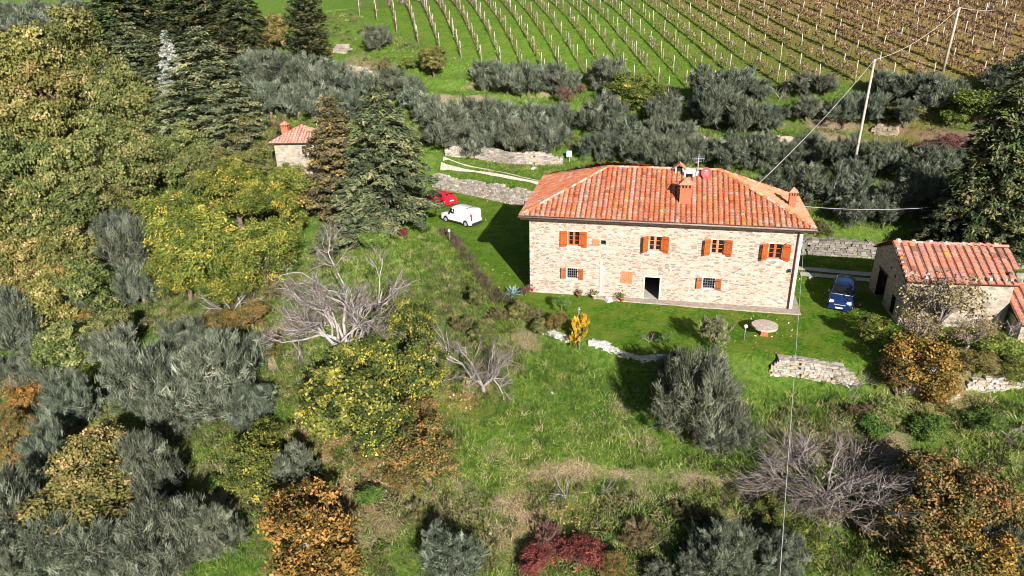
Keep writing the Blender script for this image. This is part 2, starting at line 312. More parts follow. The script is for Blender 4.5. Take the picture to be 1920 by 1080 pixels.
# ------------------------------------------------------------------ ground sheet
def gp(px, py): return ground(px, py)[0]
def line_d(x, y, pts):
    best = np.full(np.shape(x), 1e9)
    for (ax, ay), (bx, by) in zip(pts[:-1], pts[1:]):
        dx, dy = bx-ax, by-ay; t = np.clip(((x-ax)*dx+(y-ay)*dy)/(dx*dx+dy*dy+1e-9), 0, 1); best = np.minimum(best, np.hypot(x-ax-t*dx, y-ay-t*dy))
    return best
def track(pix): return [tuple(gp(*q)[:2]) for q in pix]
T1 = track([(822,302),(900,314),(960,328),(1015,341),(1060,350)])
T2 = track([(818,310),(880,321),(940,331),(1000,343),(1040,352)])
T3 = [(22.6,9.3),(26,9.2),(30,8.8),(34,8.6),(44,9)]; T4 = [(22.8,7.9),(26,7.8),(30,7.3),(34,7.2),(44,7.5)]
T5 = track([(512,610),(505,650),(510,690),(528,715)])
DRY = [(640,860,3,.8),(690,900,2.5,.8),(520,620,2.2,.9),(560,730,2,.6),(1500,800,2,.4),(1150,760,1.2,.6),(1220,830,1.5,.6),(980,760,1.5,.5),(1080,870,2,.5),(1400,940,3,.6),(900,1000,3,.5),(1000,960,3,.8),(620,580,2,.5),(700,980,3,.5),(430,900,3,.8),(390,880,2,.7),(1000,900,3,.5),(1180,930,2.5,.45),(1300,915,2,.4),(1550,840,2,.9),
  (1450,840,2,.6),(840,720,2,.7),(900,700,2,.5),(1120,700,.8,.6),(1080,800,1.3,.6),(930,850,2.2,.6),(1650,850,2.5,.7),(1350,700,2,.3),(1000,600,2.5,.6),(980,640,2,.7),(430,600,3,.6),(240,640,3,.5),
  (1780,740,4,.7),(1900,860,3,.6),(60,700,5,.5),(40,850,5,.6),(640,400,2,.3),(1450,260,3,.7),(1300,270,2.5,.8),(1560,255,3,.8),(660,130,6,.8),(720,150,4,.5),(1750,255,4,.5),(1830,250,3,.7),(90,70,14,.6),(950,980,3,.5),(850,960,3,.5),(760,930,3,.4)]
LEAF = [(640,850,3.4,1),(680,890,2.6,1),(590,800,2.2,.9),(870,740,1.8,.8),(900,700,1.3,.5),(800,700,2,.6),(440,600,3,.6),(1000,940,2,.3),(1040,990,2.5,.5),(30,760,5,.9),(60,820,4,.8),(260,430,6,.5),(1740,720,3,.5),(30,870,4,.7),(1700,250,6,.4)]
BRN = [(560,700,3,.5),(840,500,2,.4),(740,980,4,.5),(1100,960,4,.35),(1350,970,6,.5),(1600,950,6,.4),(1400,200,14,.25)]
def blob(X, Y, L):
    o = np.zeros(X.shape)
    for px, py, r, v in L:
        p = gp(px, py); o = np.maximum(o, v*np.exp(-((X-p[0])**2+(Y-p[1])**2)/(r*r)))
    return o
xs = np.r_[np.arange(-260, -70, 4), np.arange(-70, 70, .5), np.arange(70, 200.1, 4)]
ys = np.r_[np.arange(-80, -44, 2), np.arange(-44, 60, .5), np.arange(60, 120, 1), np.arange(120, 340.1, 5)]
X, Y = np.meshgrid(xs, ys); Z = height(X, Y); nx, ny = len(xs), len(ys)
ii = np.arange(nx*ny).reshape(ny, nx); F = np.stack([ii[:-1, :-1], ii[:-1, 1:], ii[1:, 1:], ii[1:, :-1]], -1).reshape(-1, 4)
gme = npmesh('hillside_ground', np.stack([X, Y, Z], -1).reshape(-1, 3), F, [], smooth=True)
LD = seg_d(X, Y, LAWN); VD = seg_d(X, Y, VINE)
gyy, gxx = np.gradient(Z, ys, xs); slope = np.hypot(gxx, gyy)
nn = vnoise(X, Y, 5, 8)
trk = np.minimum(line_d(X, Y, T1), line_d(X, Y, T2)); dry = np.clip(blob(X, Y, DRY)+.55*sstep(.6, 1.1, slope)*sstep(1, 3, LD)*(.1+1.2*nn)*sstep(4, 7, trk)+.32*sstep(.6, .8, vnoise(X, Y, 3.5, 31))*sstep(.3, 2, LD)*sstep(0, 2, VD), 0, 1)
lawnm = sstep(.5, -.3, LD); dry = dry*(1-lawnm)
leafz = blob(X, Y, LEAF)*(1-lawnm); brn = np.clip(blob(X, Y, BRN)+.25*sstep(.9, 1.6, slope), 0, 1)*(1-lawnm)
# the upper right of the vineyard is rusty with fallen leaves
lx, ly = at_t(1350, 80, 125)[:2]; rd = sstep(-12, 25, (X-lx)*.9+(Y-ly)*.35)*sstep(1, -2, VD)
leafz = np.maximum(leafz, rd*.7)
lush = np.clip(lawnm+.6*sstep(0, -3, VD)*(1-rd), 0, 1)
ph = np.maximum.reduce([sstep(.34, .18, line_d(X, Y, T1)), sstep(.34, .18, line_d(X, Y, T2))])*0
for nm, arr in (('dry', dry), ('leaf', leafz), ('lush', lush), ('brown', brn)):
    a = gme.attributes.new(nm, 'FLOAT', 'POINT'); a.data.foreach_set('value', arr.astype(np.float32).ravel())
m, nt, b = mat('meadow_ground', .95, .05)
v = obj_vec(nt)
def att(n): a = nt.nodes.new('ShaderNodeAttribute'); a.attribute_name = n; return a.outputs['Fac']
def mth(op, a, bb):
    n = nt.nodes.new('ShaderNodeMath'); n.operation = op
    for s, q in ((n.inputs[0], a), (n.inputs[1], bb)):
        if isinstance(q, (int, float)): s.default_value = q
        else: nt.links.new(q, s)
    n.use_clamp = op in ('ADD', 'MULTIPLY', 'SUBTRACT'); return n.outputs[0]
n1 = noise(nt, .35, 5, v, .65); n2 = noise(nt, 2.6, 6, v, .7); n3 = noise(nt, 11, 4, v, .7)
g1 = ramp(nt, n2, [(.25, (.035,.065,.014)), (.45, (.085,.17,.022)), (.6, (.15,.235,.034)), (.75, (.27,.27,.08))])
g2 = ramp(nt, n2, [(.25, (.035,.09,.008)), (.5, (.085,.19,.014)), (.72, (.20,.30,.035))])
g2 = mix(nt, ramp(nt, noise(nt, .5, 4, v, .6), [(.42, (0,0,0)), (.62, (.75,.75,.75))]), g2, (.20, .25, .035)); c = mix(nt, att('lush'), g1, g2)
c = mix(nt, mth('MULTIPLY', ramp(nt, n1, [(.48, (0,0,0)), (.72, (.6,.6,.6))]), mth('SUBTRACT', 1.0, att('lush'))), c, (.15, .145, .06))
tan = ramp(nt, n3, [(.3, (.13,.10,.055)), (.5, (.29,.22,.13)), (.7, (.47,.37,.26))])
dm = mth('ADD', att('dry'), mth('MULTIPLY', mth('SUBTRACT', n2, .5), 1.4)); dm = ramp(nt, mth('MULTIPLY', dm, att('dry')), [(.2, (0,0,0)), (.6, (1,1,1))])
c = mix(nt, dm, c, tan)
lf = ramp(nt, n3, [(.3, (.16,.08,.035)), (.45, (.36,.17,.08)), (.6, (.52,.27,.13)), (.75, (.60,.42,.26))])
lm = mth('MULTIPLY', att('leaf'), ramp(nt, n2, [(.35, (.3,.3,.3)), (.55, (1,1,1))])); c = mix(nt, lm, c, lf)
c = mix(nt, mth('MULTIPLY', att('brown'), n2), c, (.07, .05, .025))
c = mix(nt, .6, c, ramp(nt, n3, [(.3, (.5,.5,.5)), (.65, (1.2,1.2,1.2))]), 'MULTIPLY')
nt.links.new(c, b.inputs['Base Color']); bump(nt, b, mth('ADD', n2, mth('MULTIPLY', n3, .6)), 1.0, .25)
gme.materials.append(m); go = link('ground', gme); go['kind'] = 'structure'
# tracks: thin worn strips laid a few millimetres over the grass
M['gravel'] = plain('worn_track', (.52,.46,.36), .95, .05, var=.3, scale=3); M['gravel2'] = plain('shade_painted_track', (.42,.39,.34), .95, .05, var=.3, scale=3); M['dirt'] = plain('dirt_path', (.46,.35,.22), .95, .05, var=.35, scale=2)  # gravel2 is a darker, greyer track copy with shade put into its colour
def strip(name, pts, wd, m):
    P = []
    for (ax, ay), (bx, by) in zip(pts[:-1], pts[1:]):
        n = max(2, int(math.hypot(bx-ax, by-ay)/.5))
        P += [(ax+(bx-ax)*k/n, ay+(by-ay)*k/n) for k in range(n)]
    P.append(pts[-1]); P = np.array(P); 
    if len(P) > 6: P = np.array([P[max(0, i-3):i+4].mean(0) for i in range(len(P))])
    d = np.gradient(P, axis=0); d /= np.linalg.norm(d, axis=1)[:, None]+1e-9; nrm = np.c_[-d[:, 1], d[:, 0]]
    V = []; k = 4
    ww = wd*(.75+.5*vnoise(P[:, 0], P[:, 1], 1.3, 4))
    for q in np.linspace(-.5, .5, k+1): A = P+nrm*(q*ww)[:, None]; V.append(np.c_[A, height(A[:, 0], A[:, 1])+.06])
    V = np.stack(V, 1).reshape(-1, 3); idx = np.arange(len(P)*(k+1)).reshape(len(P), k+1)
    F = np.stack([idx[:-1, :-1], idx[:-1, 1:], idx[1:, 1:], idx[1:, :-1]], -1).reshape(-1, 4)
    o = link(name, npmesh(name, V, F, m, smooth=True)); o['kind'] = 'structure'; return o
strip('path', T1, .20, M['gravel']); strip('path', T2, .18, M['gravel']); strip('path', T3, .9, M['gravel2']); strip('path', T4, .9, M['gravel2']); strip('path', T5, .6, M['dirt'])

# ------------------------------------------------------------------ foliage
def unit(a): return a/(np.linalg.norm(a, axis=-1, keepdims=True)+1e-9)
def cards(P, A, B):
    V = np.stack([P-A-B, P+A-B*.4, P+A+B*.4, P-A+B], 1).reshape(-1, 3); return V, np.arange(len(V)).reshape(-1, 4)
def cards_rect(P, A, B):
    V = np.stack([P-A-B, P+A-B, P+A+B, P-A+B], 1).reshape(-1, 3); return V, np.arange(len(V)).reshape(-1, 4)
def lobes_of(rg, n, rx, rz, rmin, rmax, low=-.6):
    d = unit(rg.normal(size=(n, 3))); d[:, 2] = np.where(d[:, 2] < low, -d[:, 2]*.5, d[:, 2]); rr = rg.uniform(.35, 1, n)**.6
    return d*rr[:, None]*np.array([rx, rx, rz]), rg.uniform(rmin, rmax, n)
def crown_mesh(name, m, rg, n, lob, leaf, kind='broad', spread=.0, clump=0, tvar=.25, flat=.75):
    c, r = lob; k = rg.choice(len(c), n, p=(r**2)/(r**2).sum()); d = unit(rg.normal(size=(n, 3))); d[:, 2] = np.abs(d[:, 2])*rg.choice([1, 1, 1, -1], n)
    if clump:
        nc = clump; kk = rg.choice(len(c), nc, p=(r**2)/(r**2).sum()); dd = unit(rg.normal(size=(nc, 3))); dd[:, 2] = np.abs(dd[:, 2])*rg.choice([1, 1, 1, -1], nc)
        cc = c[kk]+dd*(r[kk]*rg.uniform(.55, 1.15, nc))[:, None]*[1, 1, flat]; j = rg.choice(nc, n, p=(lambda q: q/q.sum())(rg.uniform(.3, 1.5, nc))); k = kk[j]; d = unit(dd[j]+rg.normal(size=(n, 3))*.35); lobe_t = rg.normal(size=nc)[j]*.32
        if kind == 'strip': pl = unit(dd*.75+np.array([0, 0, .8])+rg.normal(size=(nc, 3))*.3)[j]; P = cc[j]+pl*(rg.uniform(-.2, 1, n)*leaf[0]*1.3)[:, None]+rg.normal(size=(n, 3))*leaf[0]*.30
        else: P = cc[j]+rg.normal(size=(n, 3))*leaf[0]*clump_s(kind)*[1, 1, .6]
    else:
        P = c[k]+d*(r[k]*rg.uniform(.6, 1.05, n)**.7)[:, None]*[1, 1, flat]; lobe_t = rg.uniform(-.5, .5, len(c))[k]
    L = leaf[0]*rg.uniform(.6, 1.35, n); W = leaf[1]*rg.uniform(.7, 1.3, n)
    if kind in ('strip', 'broad2'):
        a = unit(pl+rg.normal(size=(n, 3))*.34) if clump else unit(d*.8+np.array([0, 0, .75])+rg.normal(size=(n, 3))*(.42)); bb = unit(np.cross(a, rg.normal(size=(n, 3)))); V, F = cards(P, a*L[:, None]*.5, bb*W[:, None]*.5)
    elif kind == 'droop':
        h = d*[1, 1, .15]; a = unit(h+np.array([0, 0, -.35])+rg.normal(size=(n, 3))*.35); nn_ = unit(np.array([0, 0, 1.])+rg.normal(size=(n, 3))*.5); bb = unit(np.cross(a, nn_)); V, F = cards(P, a*L[:, None]*.5, bb*W[:, None]*.5)
    else:
        nn_ = unit(d+rg.normal(size=(n, 3))*.75+[0, 0, .3]); a = unit(np.cross(nn_, rg.normal(size=(n, 3)))); bb = np.cross(nn_, a); V, F = cards_rect(P, a*L[:, None]*.5, bb*W[:, None]*.5)
    t = np.clip(.5+lobe_t*tvar*2.4+rg.normal(size=n)*tvar*.34, 0, 1); return npmesh(name, V, F, m, tint=np.repeat(t, 4))
def clump_s(kind): return 1.4
def limbs_mesh(name, m, rg, base, tops, r0=.03, n=5, twist=.04):
    """a trunk from base up that forks into limbs reaching the lobes"""
    mb = MB(); fork = Vector((rg.normal()*.03, rg.normal()*.03, base+.42*(0-base))); mb.tube([(0, 0, base-.08), (rg.normal()*.01, rg.normal()*.01, base+.15*(-base)), fork], [r0*1.5, r0*1.15, r0], 7)
    for tp in tops[:n]:
        tp = Vector(tp); mid = fork.lerp(tp, .5)+Vector(rg.normal(size=3)*twist); tp = fork.lerp(tp, .85); mb.tube([fork, mid, tp], [r0*.8, r0*.45, r0*.12], 5)
        for _ in range(3):
            q = fork.lerp(tp, rg.uniform(.4, .8)); e = tp+Vector(rg.normal(size=3)*.05); mb.tube([q, q.lerp(e, .5)+Vector(rg.normal(size=3)*.02), e], [r0*.3, r0*.2, r0*.06], 4, cap=False)
    return mb.mesh(name, m)
PROTO = {}
def proto(kind, i, crown, trunk, c, base): PROTO.setdefault(kind, []).append((crown, trunk, c, base))
def make_olive(key, m, n, seeds, L=.075, W=.010, nl=26, cl=330):
    for s in seeds:
        rg = np.random.default_rng(s); lob = lobes_of(rg, nl, .39, .33, .07, .17, -.9); base = -.40
        proto(key, s, crown_mesh('olive_crown', m, rg, n, lob, (L, W), 'strip', tvar=.26, flat=1.0, clump=cl), limbs_mesh('olive_trunk', M['bark'], rg, base, lob[0][np.argsort(-lob[0][:, 2])], .03, 7), .40, base)
make_olive('olive', M['olive'], 11000, (1, 2, 3, 4, 5)); make_olive('olivedk', M['olivedk'], 12000, (6, 7, 8)); make_olive('olivebig', M['olive'], 19000, (9, 10, 14), .062, .0075, 34, 620); make_olive('olivebigdk', M['olivedk'], 24000, (12, 13), .055, .0065, 40, 760)
def make_broad(key, m, n, seeds, leaf, clump, nl=34, rx=.37, rz=.30, lr=(.06, .17), bark='bark', tvar=.3, base=-.46, kind='broad', flat=.8, limbs=7):
    for s in seeds:
        rg = np.random.default_rng(s); lob = lobes_of(rg, nl, rx*1.06, rz*1.1, lr[0], lr[1], -.75)
        proto(key, s, crown_mesh(key+'_crown', M[m], rg, n, lob, leaf, kind, clump=clump, tvar=tvar, flat=flat), limbs_mesh(key+'_trunk', M[bark], rg, base, lob[0][np.argsort(-lob[0][:, 2])], .03, limbs), -base, base)
make_broad('oak', 'oak', 21000, (21, 22, 23, 24), (.022, .016), 470, tvar=.27, lr=(.07, .20), nl=26)
make_broad('oaky', 'oaky', 21000, (25, 26, 27), (.022, .016), 470, tvar=.27, lr=(.07, .20), nl=26)
make_broad('robinia', 'robinia', 24000, (28, 29), (.025, .012), 520, lr=(.07, .19), kind='droop', tvar=.34)
make_broad('fig', 'fig', 17000, (30, 31), (.027, .020), 430, lr=(.07, .19), tvar=.4, bark='bark')
make_broad('orange', 'orange', 12500, (32, 33), (.023, .015), 420, tvar=.4, bark='palebark', limbs=12)
make_broad('rust', 'rust', 14000, (34, 35), (.022, .014), 620, tvar=.4)
make_broad('red', 'redleaf', 10000, (36,), (.024, .011), 380, nl=18, rz=.22, base=-.3, tvar=.35)
make_broad('bush', 'bush', 8500, (37, 38), (.028, .018), 330, nl=20, rz=.24, base=-.34)
make_broad('brush', 'scrub', 8000, (39, 40, 47), (.06, .008), 260, nl=12, rz=.16, lr=(.05, .16), base=-.2, tvar=.4, kind='strip', flat=1)
make_broad('gold', 'goldleaf', 3200, (41,), (.07, .03), 60, nl=14, rx=.25, rz=.4, base=-.5, kind='strip', flat=1.2)
make_broad('tan', 'tanleaf', 1900, (42,), (.022, .015), 500, nl=30, base=-.5, tvar=.4, bark='greybark', limbs=14)
make_broad('palebush', 'palebush', 7000, (48,), (.05, .009), 240, nl=18, rz=.3, base=-.4, kind='strip', flat=1)
make_broad('burgundy', 'burgundy', 6000, (43,), (.05, .008), 220, nl=18, rz=.24, base=-.34, kind='strip', flat=1)
make_broad('yellowgreen', 'fig', 15000, (44, 45), (.022, .015), 600, tvar=.25)
def make_conifer(key, m, seeds, H=1.5, n_wh=22, per=9, sprays=34, rb=.5, pw=.85, L=.06, W=.013, droop=.25, top=.02, bark='bark', jit=.35, lean=0):
    """root at z 0, height H, widest radius rb"""
    for s in seeds:
        rg = np.random.default_rng(s); P = []; A = []; T = []; tb = MB(); tb.tube([(0, 0, -.1), (0, 0, H*.5), (0, 0, H*.98)], [.028, .018, .004], 7)
        for k in range(n_wh):
            f = (k+.5)/n_wh; z = H*(.06+.94*f); Rr = rb*(1-f)**pw*(.9 if f > .12 else .75)+top
            for j in range(per if f < .8 else max(4, per//2)):
                az = rg.uniform(0, 2*pi); ln = Rr*rg.uniform(.55, 1.12); h = np.array([cos(az), sin(az), 0]); side = np.array([-sin(az), cos(az), 0]); tt = rg.normal()*.22
                ns = max(6, int(sprays*ln/rb)); u = rg.uniform(.12, 1, ns)**.75
                pos = h*(u*ln)[:, None]+side*((rg.normal(size=ns)*.17*ln*(1.15-u))[:, None])+np.array([0, 0, 1])*(z+ln*(.10*u-droop*u**2)+rg.normal(size=ns)*.008)[:, None]
                for rep in range(4):
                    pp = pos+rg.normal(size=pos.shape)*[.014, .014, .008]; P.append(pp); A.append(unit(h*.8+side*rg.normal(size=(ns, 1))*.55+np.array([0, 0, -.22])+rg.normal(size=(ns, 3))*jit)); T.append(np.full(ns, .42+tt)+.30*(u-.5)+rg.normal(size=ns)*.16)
                if j % 3 == 0: tb.tube([(0, 0, z), tuple(h*ln*.5+np.array([0, 0, z+ln*.03])), tuple(h*ln*.9+np.array([0, 0, z-ln*droop*.7]))], [.006, .004, .001], 4, cap=False)
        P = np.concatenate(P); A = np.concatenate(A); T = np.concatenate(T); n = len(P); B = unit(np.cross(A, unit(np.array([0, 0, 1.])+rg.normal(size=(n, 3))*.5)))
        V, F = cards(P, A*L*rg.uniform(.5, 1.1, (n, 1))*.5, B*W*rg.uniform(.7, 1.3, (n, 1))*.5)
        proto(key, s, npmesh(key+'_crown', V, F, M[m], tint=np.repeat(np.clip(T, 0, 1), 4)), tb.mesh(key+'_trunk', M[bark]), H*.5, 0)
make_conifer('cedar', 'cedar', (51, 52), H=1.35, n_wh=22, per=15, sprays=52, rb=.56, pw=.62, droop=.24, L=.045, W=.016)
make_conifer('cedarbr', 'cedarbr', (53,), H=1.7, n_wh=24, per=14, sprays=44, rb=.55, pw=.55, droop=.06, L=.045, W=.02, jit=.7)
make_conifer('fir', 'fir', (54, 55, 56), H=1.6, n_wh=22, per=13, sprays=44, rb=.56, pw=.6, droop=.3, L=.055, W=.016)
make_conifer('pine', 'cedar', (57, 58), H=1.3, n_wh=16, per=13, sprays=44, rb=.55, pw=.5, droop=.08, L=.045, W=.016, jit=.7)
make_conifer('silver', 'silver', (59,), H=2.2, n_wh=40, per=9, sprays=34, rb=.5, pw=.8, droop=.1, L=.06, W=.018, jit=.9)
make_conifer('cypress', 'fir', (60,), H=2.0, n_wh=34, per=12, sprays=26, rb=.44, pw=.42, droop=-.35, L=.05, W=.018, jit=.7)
def make_bare(key, m, seeds, lv=5, spread=.55, r0=.03, base=-.45, n0=5, kids=(3, 4), L0=.34, up=.35, twigs=5, grav=0, tm='twig', wr=.0032):
    for s in seeds:
        rg = np.random.default_rng(s); mb = MB(); tw = []
        def grow(p, d, L, r, k):
            d = Vector(d).normalized(); mid = p+d*L*.5+Vector(rg.normal(size=3)*L*.07); e = p+d*L+Vector(rg.normal(size=3)*L*.10)
            mb.tube([p, mid, e], [r, r*.8, r*.6], 5 if k > 3 else 3, cap=False)
            for _ in range(twigs):
                q = p.lerp(e, rg.uniform(.2, 1)); td = Vector(unit(np.array(d)+rg.normal(size=3)*.8+[0, 0, up*.4-grav])); tw.append((np.array(q), np.array(td), L*rg.uniform(.5, 1.0)))
            if k <= 1: return
            for _ in range(rg.integers(kids[0], kids[1]+1)):
                nd = unit(np.array(d)+rg.normal(size=3)*spread+np.array([0, 0, up*.5-grav])); st = p.lerp(e, rg.uniform(.45, 1)); grow(st, nd, L*rg.uniform(.6, .85), r*.6, k-1)
        p0 = Vector((0, 0, base)); f = Vector((rg.normal()*.02, rg.normal()*.02, base+.05)); mb.tube([p0-Vector((0, 0, .06)), f], [r0*1.3, r0], 7)
        for i in range(n0):
            az = 2*pi*(i+rg.uniform(-.3, .3))/n0; grow(f, (cos(az)*.8, sin(az)*.8, up+.35), L0*rg.uniform(.7, 1), r0*.62, lv-1)
        f_ = np.percentile(np.hypot(*np.array([q[0][:2] for q in tw]).T), 93); f_ = .47/f_
        for q_ in range(len(mb.v)): v_ = mb.v[q_]; mb.v[q_] = (v_[0]*f_, v_[1]*f_, base+(v_[2]-base)*f_)
        tw = [(np.array([q[0][0]*f_, q[0][1]*f_, base+(q[0][2]-base)*f_]), q[1], q[2]*f_) for q in tw]
        P = np.array([q[0] for q in tw]); D = np.array([q[1] for q in tw]); Ln = np.array([q[2] for q in tw]); n = len(P)
        mid = P+D*(Ln*.55)[:, None]; D2 = unit(D+rg.normal(size=(n, 3))*.25+[0, 0, .12-grav*.8]); e = mid+D2*(Ln*.55)[:, None]; Vs = []
        b = unit(np.cross(D, rg.normal(size=(n, 3))))*wr
        V = np.concatenate([np.stack([P-b, P+b, mid+b*.7, mid-b*.7], 1), np.stack([mid-b*.7, mid+b*.7, e+b*.3, e-b*.3], 1)]).reshape(-1, 3)
        t = np.repeat(np.clip(rg.normal(size=2*n)*.22+.5, 0, 1), 4)
        proto(key, s, npmesh(key+'_twigs', V, np.arange(len(V)).reshape(-1, 4), M[tm], tint=t), mb.mesh(key+'_limbs', M[m]), -base, base)
make_bare('barebig', 'palebark', (61,), 6, n0=8, twigs=8, spread=.6, kids=(2, 3), L0=.22, r0=.015, up=.34, wr=.0011)
make_bare('barepale', 'palebark', (62, 63), 5, n0=6, twigs=9, spread=.6, kids=(2, 3), L0=.23, r0=.015, up=.4, wr=.0013)
make_bare('baregrey', 'greybark', (64,), 4, n0=15, twigs=10, spread=.42, kids=(3, 4), L0=.30, up=.12, r0=.014, base=-.25, wr=.0022)
make_bare('baresmall', 'palebark', (65, 66), 4, n0=5, twigs=5, spread=.6, kids=(2, 2), L0=.26, r0=.013, wr=.0028, up=.2)

def plant(kind, label, cat, px, py, wpx, hpx=None, name=None, group=None, var=None, lift=None, rz=None):
    """stand one tree where the sight line through its crown meets the hillside"""
    L = PROTO[kind]; cr, tk, c, base = L[(var if var is not None else rnd.randrange(len(L))) % len(L)]
    asp = 1.0 if hpx is None else hpx/wpx
    natural = {'cedar': 1.35, 'cedarbr': 1.7, 'fir': 1.6, 'pine': 1.3, 'silver': 2.2, 'cypress': 2.0}.get(kind, .85)
    zs = asp/natural if hpx else 1.0
    if zs > 1.5: zs = 1.5
    p, t = ground(px, py, lift=c*zs if lift is None else lift, size=wpx)
    s = wpx*t/FPX
    root = thing(name or kind, label, cat, (p[0], p[1], p[2]-.05), rnd.uniform(0, 6.28) if rz is None else rz, (s, s, s*zs), group)
    k1 = link('trunk', tk, root); k1.location = (0, 0, -base); k2 = link('twigs' if kind.startswith('bare') else 'crown', cr, root); k2.location = (0, 0, -base)
    return root
# ------------------------------------------------------------------ the farmhouse
PAL = [(.60,.135,.045),(.62,.165,.055),(.56,.12,.045),(.62,.20,.08),(.50,.11,.05),(.64,.19,.05),(.54,.24,.15),(.52,.36,.28),(.42,.24,.17),(.56,.14,.05)]
def tiled(name, el, er, rr, rl, parent, sp=.42, co=.42, pal=PAL, lichen=(.58,.25,.05), seed=1, thick=.085, flatw=.80, oddp=.22):
    """clay tiles laid in courses over one roof slope; corners: eave left, eave right, ridge right, ridge left"""
    rg = random.Random(seed); el, er, rr, rl = [Vector(q) for q in (el, er, rr, rl)]
    u = (er-el).normalized(); n = u.cross(((rr+rl)/2-(el+er)/2)).normalized(); n = n if n.z > 0 else -n; v = n.cross(u)
    Q = [((p-el).dot(u), (p-el).dot(v)) for p in (el, er, rr, rl)]
    def inside(a, b, mg=0):
        for (x0, y0), (x1, y1) in zip(Q, Q[1:]+Q[:1]):
            L = math.hypot(x1-x0, y1-y0)
            if L < 1e-6: continue
            if ((x1-x0)*(b-y0)-(y1-y0)*(a-x0))/L < mg: return False
        return True
    mb = MB(); mb.poly([el-n*.06, er-n*.06, rr-n*.06, rl-n*.06], 1); mb.poly([el-n*.14, rl-n*.14, rr-n*.14, er-n*.14], 1)
    for a, b in ((el, er), (er, rr), (rr, rl), (rl, el)):
        if (b-a).length > 1e-4: mb.poly([a-n*.14, b-n*.14, b-n*.06, a-n*.06], 1)
    umax = max(q[0] for q in Q); vmax = max(q[1] for q in Q); nu = int(umax/sp)+1; umin = min(0, min(q[0] for q in Q))
    W = lambda a, b, h: el+u*a+v*b+n*h
    for i in range(int(umin/sp)-1, nu+1):
        uc = (i+.5)*sp; ccol = rg.choice(pal); colshift = rg.uniform(-.02, .02)
        for j in range(int(vmax/co)+1):
            vc = j*co+co*.5
            if not inside(uc, vc, -.10): continue
            c = rg.choice(pal); c = tuple((x*.55+y*.45)*rg.uniform(.88, 1.1) for x, y in zip(c, ccol))
            if rg.random() < .02: c = lichen
            if rg.random() < .03: c = tuple(x*.55 for x in c)
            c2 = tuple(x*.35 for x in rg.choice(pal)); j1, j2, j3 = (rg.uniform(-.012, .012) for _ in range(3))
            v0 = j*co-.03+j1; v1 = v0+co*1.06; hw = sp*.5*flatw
            # flat pan between the covers, darkened to paint shade into the gaps
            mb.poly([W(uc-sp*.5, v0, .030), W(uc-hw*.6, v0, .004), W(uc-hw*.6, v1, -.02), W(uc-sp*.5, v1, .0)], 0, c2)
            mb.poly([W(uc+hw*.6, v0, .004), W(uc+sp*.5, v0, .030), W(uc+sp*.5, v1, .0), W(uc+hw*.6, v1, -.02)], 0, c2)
            prev = None; K = 6; a0 = colshift+j2
            for k in range(K+1):
                t = pi*k/K; x = -cos(t)*hw; h = sin(t)**.7*thick
                p = (W(uc+x+a0, v0, h+.03), W(uc+x*.88+a0, v1, h*.85+.0))
                if prev: mb.poly([prev[0], p[0], p[1], prev[1]], 0, c, True)
                prev = p
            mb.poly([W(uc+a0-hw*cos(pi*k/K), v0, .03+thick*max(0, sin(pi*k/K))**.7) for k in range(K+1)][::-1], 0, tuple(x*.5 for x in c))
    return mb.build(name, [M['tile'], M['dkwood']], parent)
def ridge_caps(name, pts, parent, r=.15, seg=.42, seed=3, pal=PAL, pale=.3):
    rg = random.Random(seed); mb = MB()
    for a, b in zip(pts[:-1], pts[1:]):
        a, b = Vector(a), Vector(b); L = (b-a).length; n = int(L/seg); d = (b-a)/n; dn = d.normalized(); s = dn.cross(Vector((0, 0, 1))).normalized(); upv = s.cross(dn)
        for k in range(n):
            c = rg.choice(pal); c = tuple(x*rg.uniform(.8, 1.1) for x in c)
            if rg.random() < pale: c = (.44, .34, .27)
            o = a+d*k+s*rg.uniform(-.012, .012)+upv*(.03+rg.uniform(-.01, .012)); e = o+d*1.1; prev = None; r0 = r*rg.uniform(.95, 1.05); r1 = r*.86
            for q in range(7):
                t = pi*(q/6*1.16-.08); p = (o+s*cos(t)*r1+upv*sin(t)*r1*.8, e+s*cos(t)*r0+upv*(sin(t)*r0*.8+.012))
                if prev: mb.poly([prev[0], p[0], p[1], prev[1]], 0, c, True)
                prev = p
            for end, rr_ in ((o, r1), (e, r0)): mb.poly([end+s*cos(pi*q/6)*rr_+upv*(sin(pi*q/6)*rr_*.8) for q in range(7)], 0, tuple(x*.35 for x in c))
    return mb.build(name, [M['tile']], parent)
def holed_wall(mb, P, U, width, h0, h1, holes, depth, inn, m=0, md=1):
    """a wall plane from P along U; holes (x0, x1, z0, z1) get real reveals depth deep along inn"""
    P, U, inn = Vector(P), Vector(U), Vector(inn); Zv = Vector((0, 0, 1)); X = sorted({0, width, *[q for h in holes for q in h[:2]]}); Y = sorted({h0, h1, *[q for h in holes for q in h[2:4]]})
    W = lambda a, b, d=0: P+U*a+Zv*b+inn*d
    for x0, x1 in zip(X[:-1], X[1:]):
        for y0, y1 in zip(Y[:-1], Y[1:]):
            cx, cy = (x0+x1)/2, (y0+y1)/2
            if any(h[0] < cx < h[1] and h[2] < cy < h[3] for h in holes): continue
            mb.poly([W(x0, y0), W(x1, y0), W(x1, y1), W(x0, y1)], m)
    for x0, x1, y0, y1 in [h[:4] for h in holes]:
        for a, b, c, d in (((x0, y0), (x0, y1), 0, 0), ((x1, y1), (x1, y0), 0, 0), ((x0, y1), (x1, y1), 0, 0), ((x1, y0), (x0, y0), 0, 0)):
            mb.poly([W(*a), W(*b), W(*b, depth), W(*a, depth)], md)
HW = 21.7; HH = 6.81; DL = 11.3; DR = 7.4
house = thing('farmhouse', 'long two storey sandstone farmhouse with orange shutters and hipped terracotta roof', 'house')
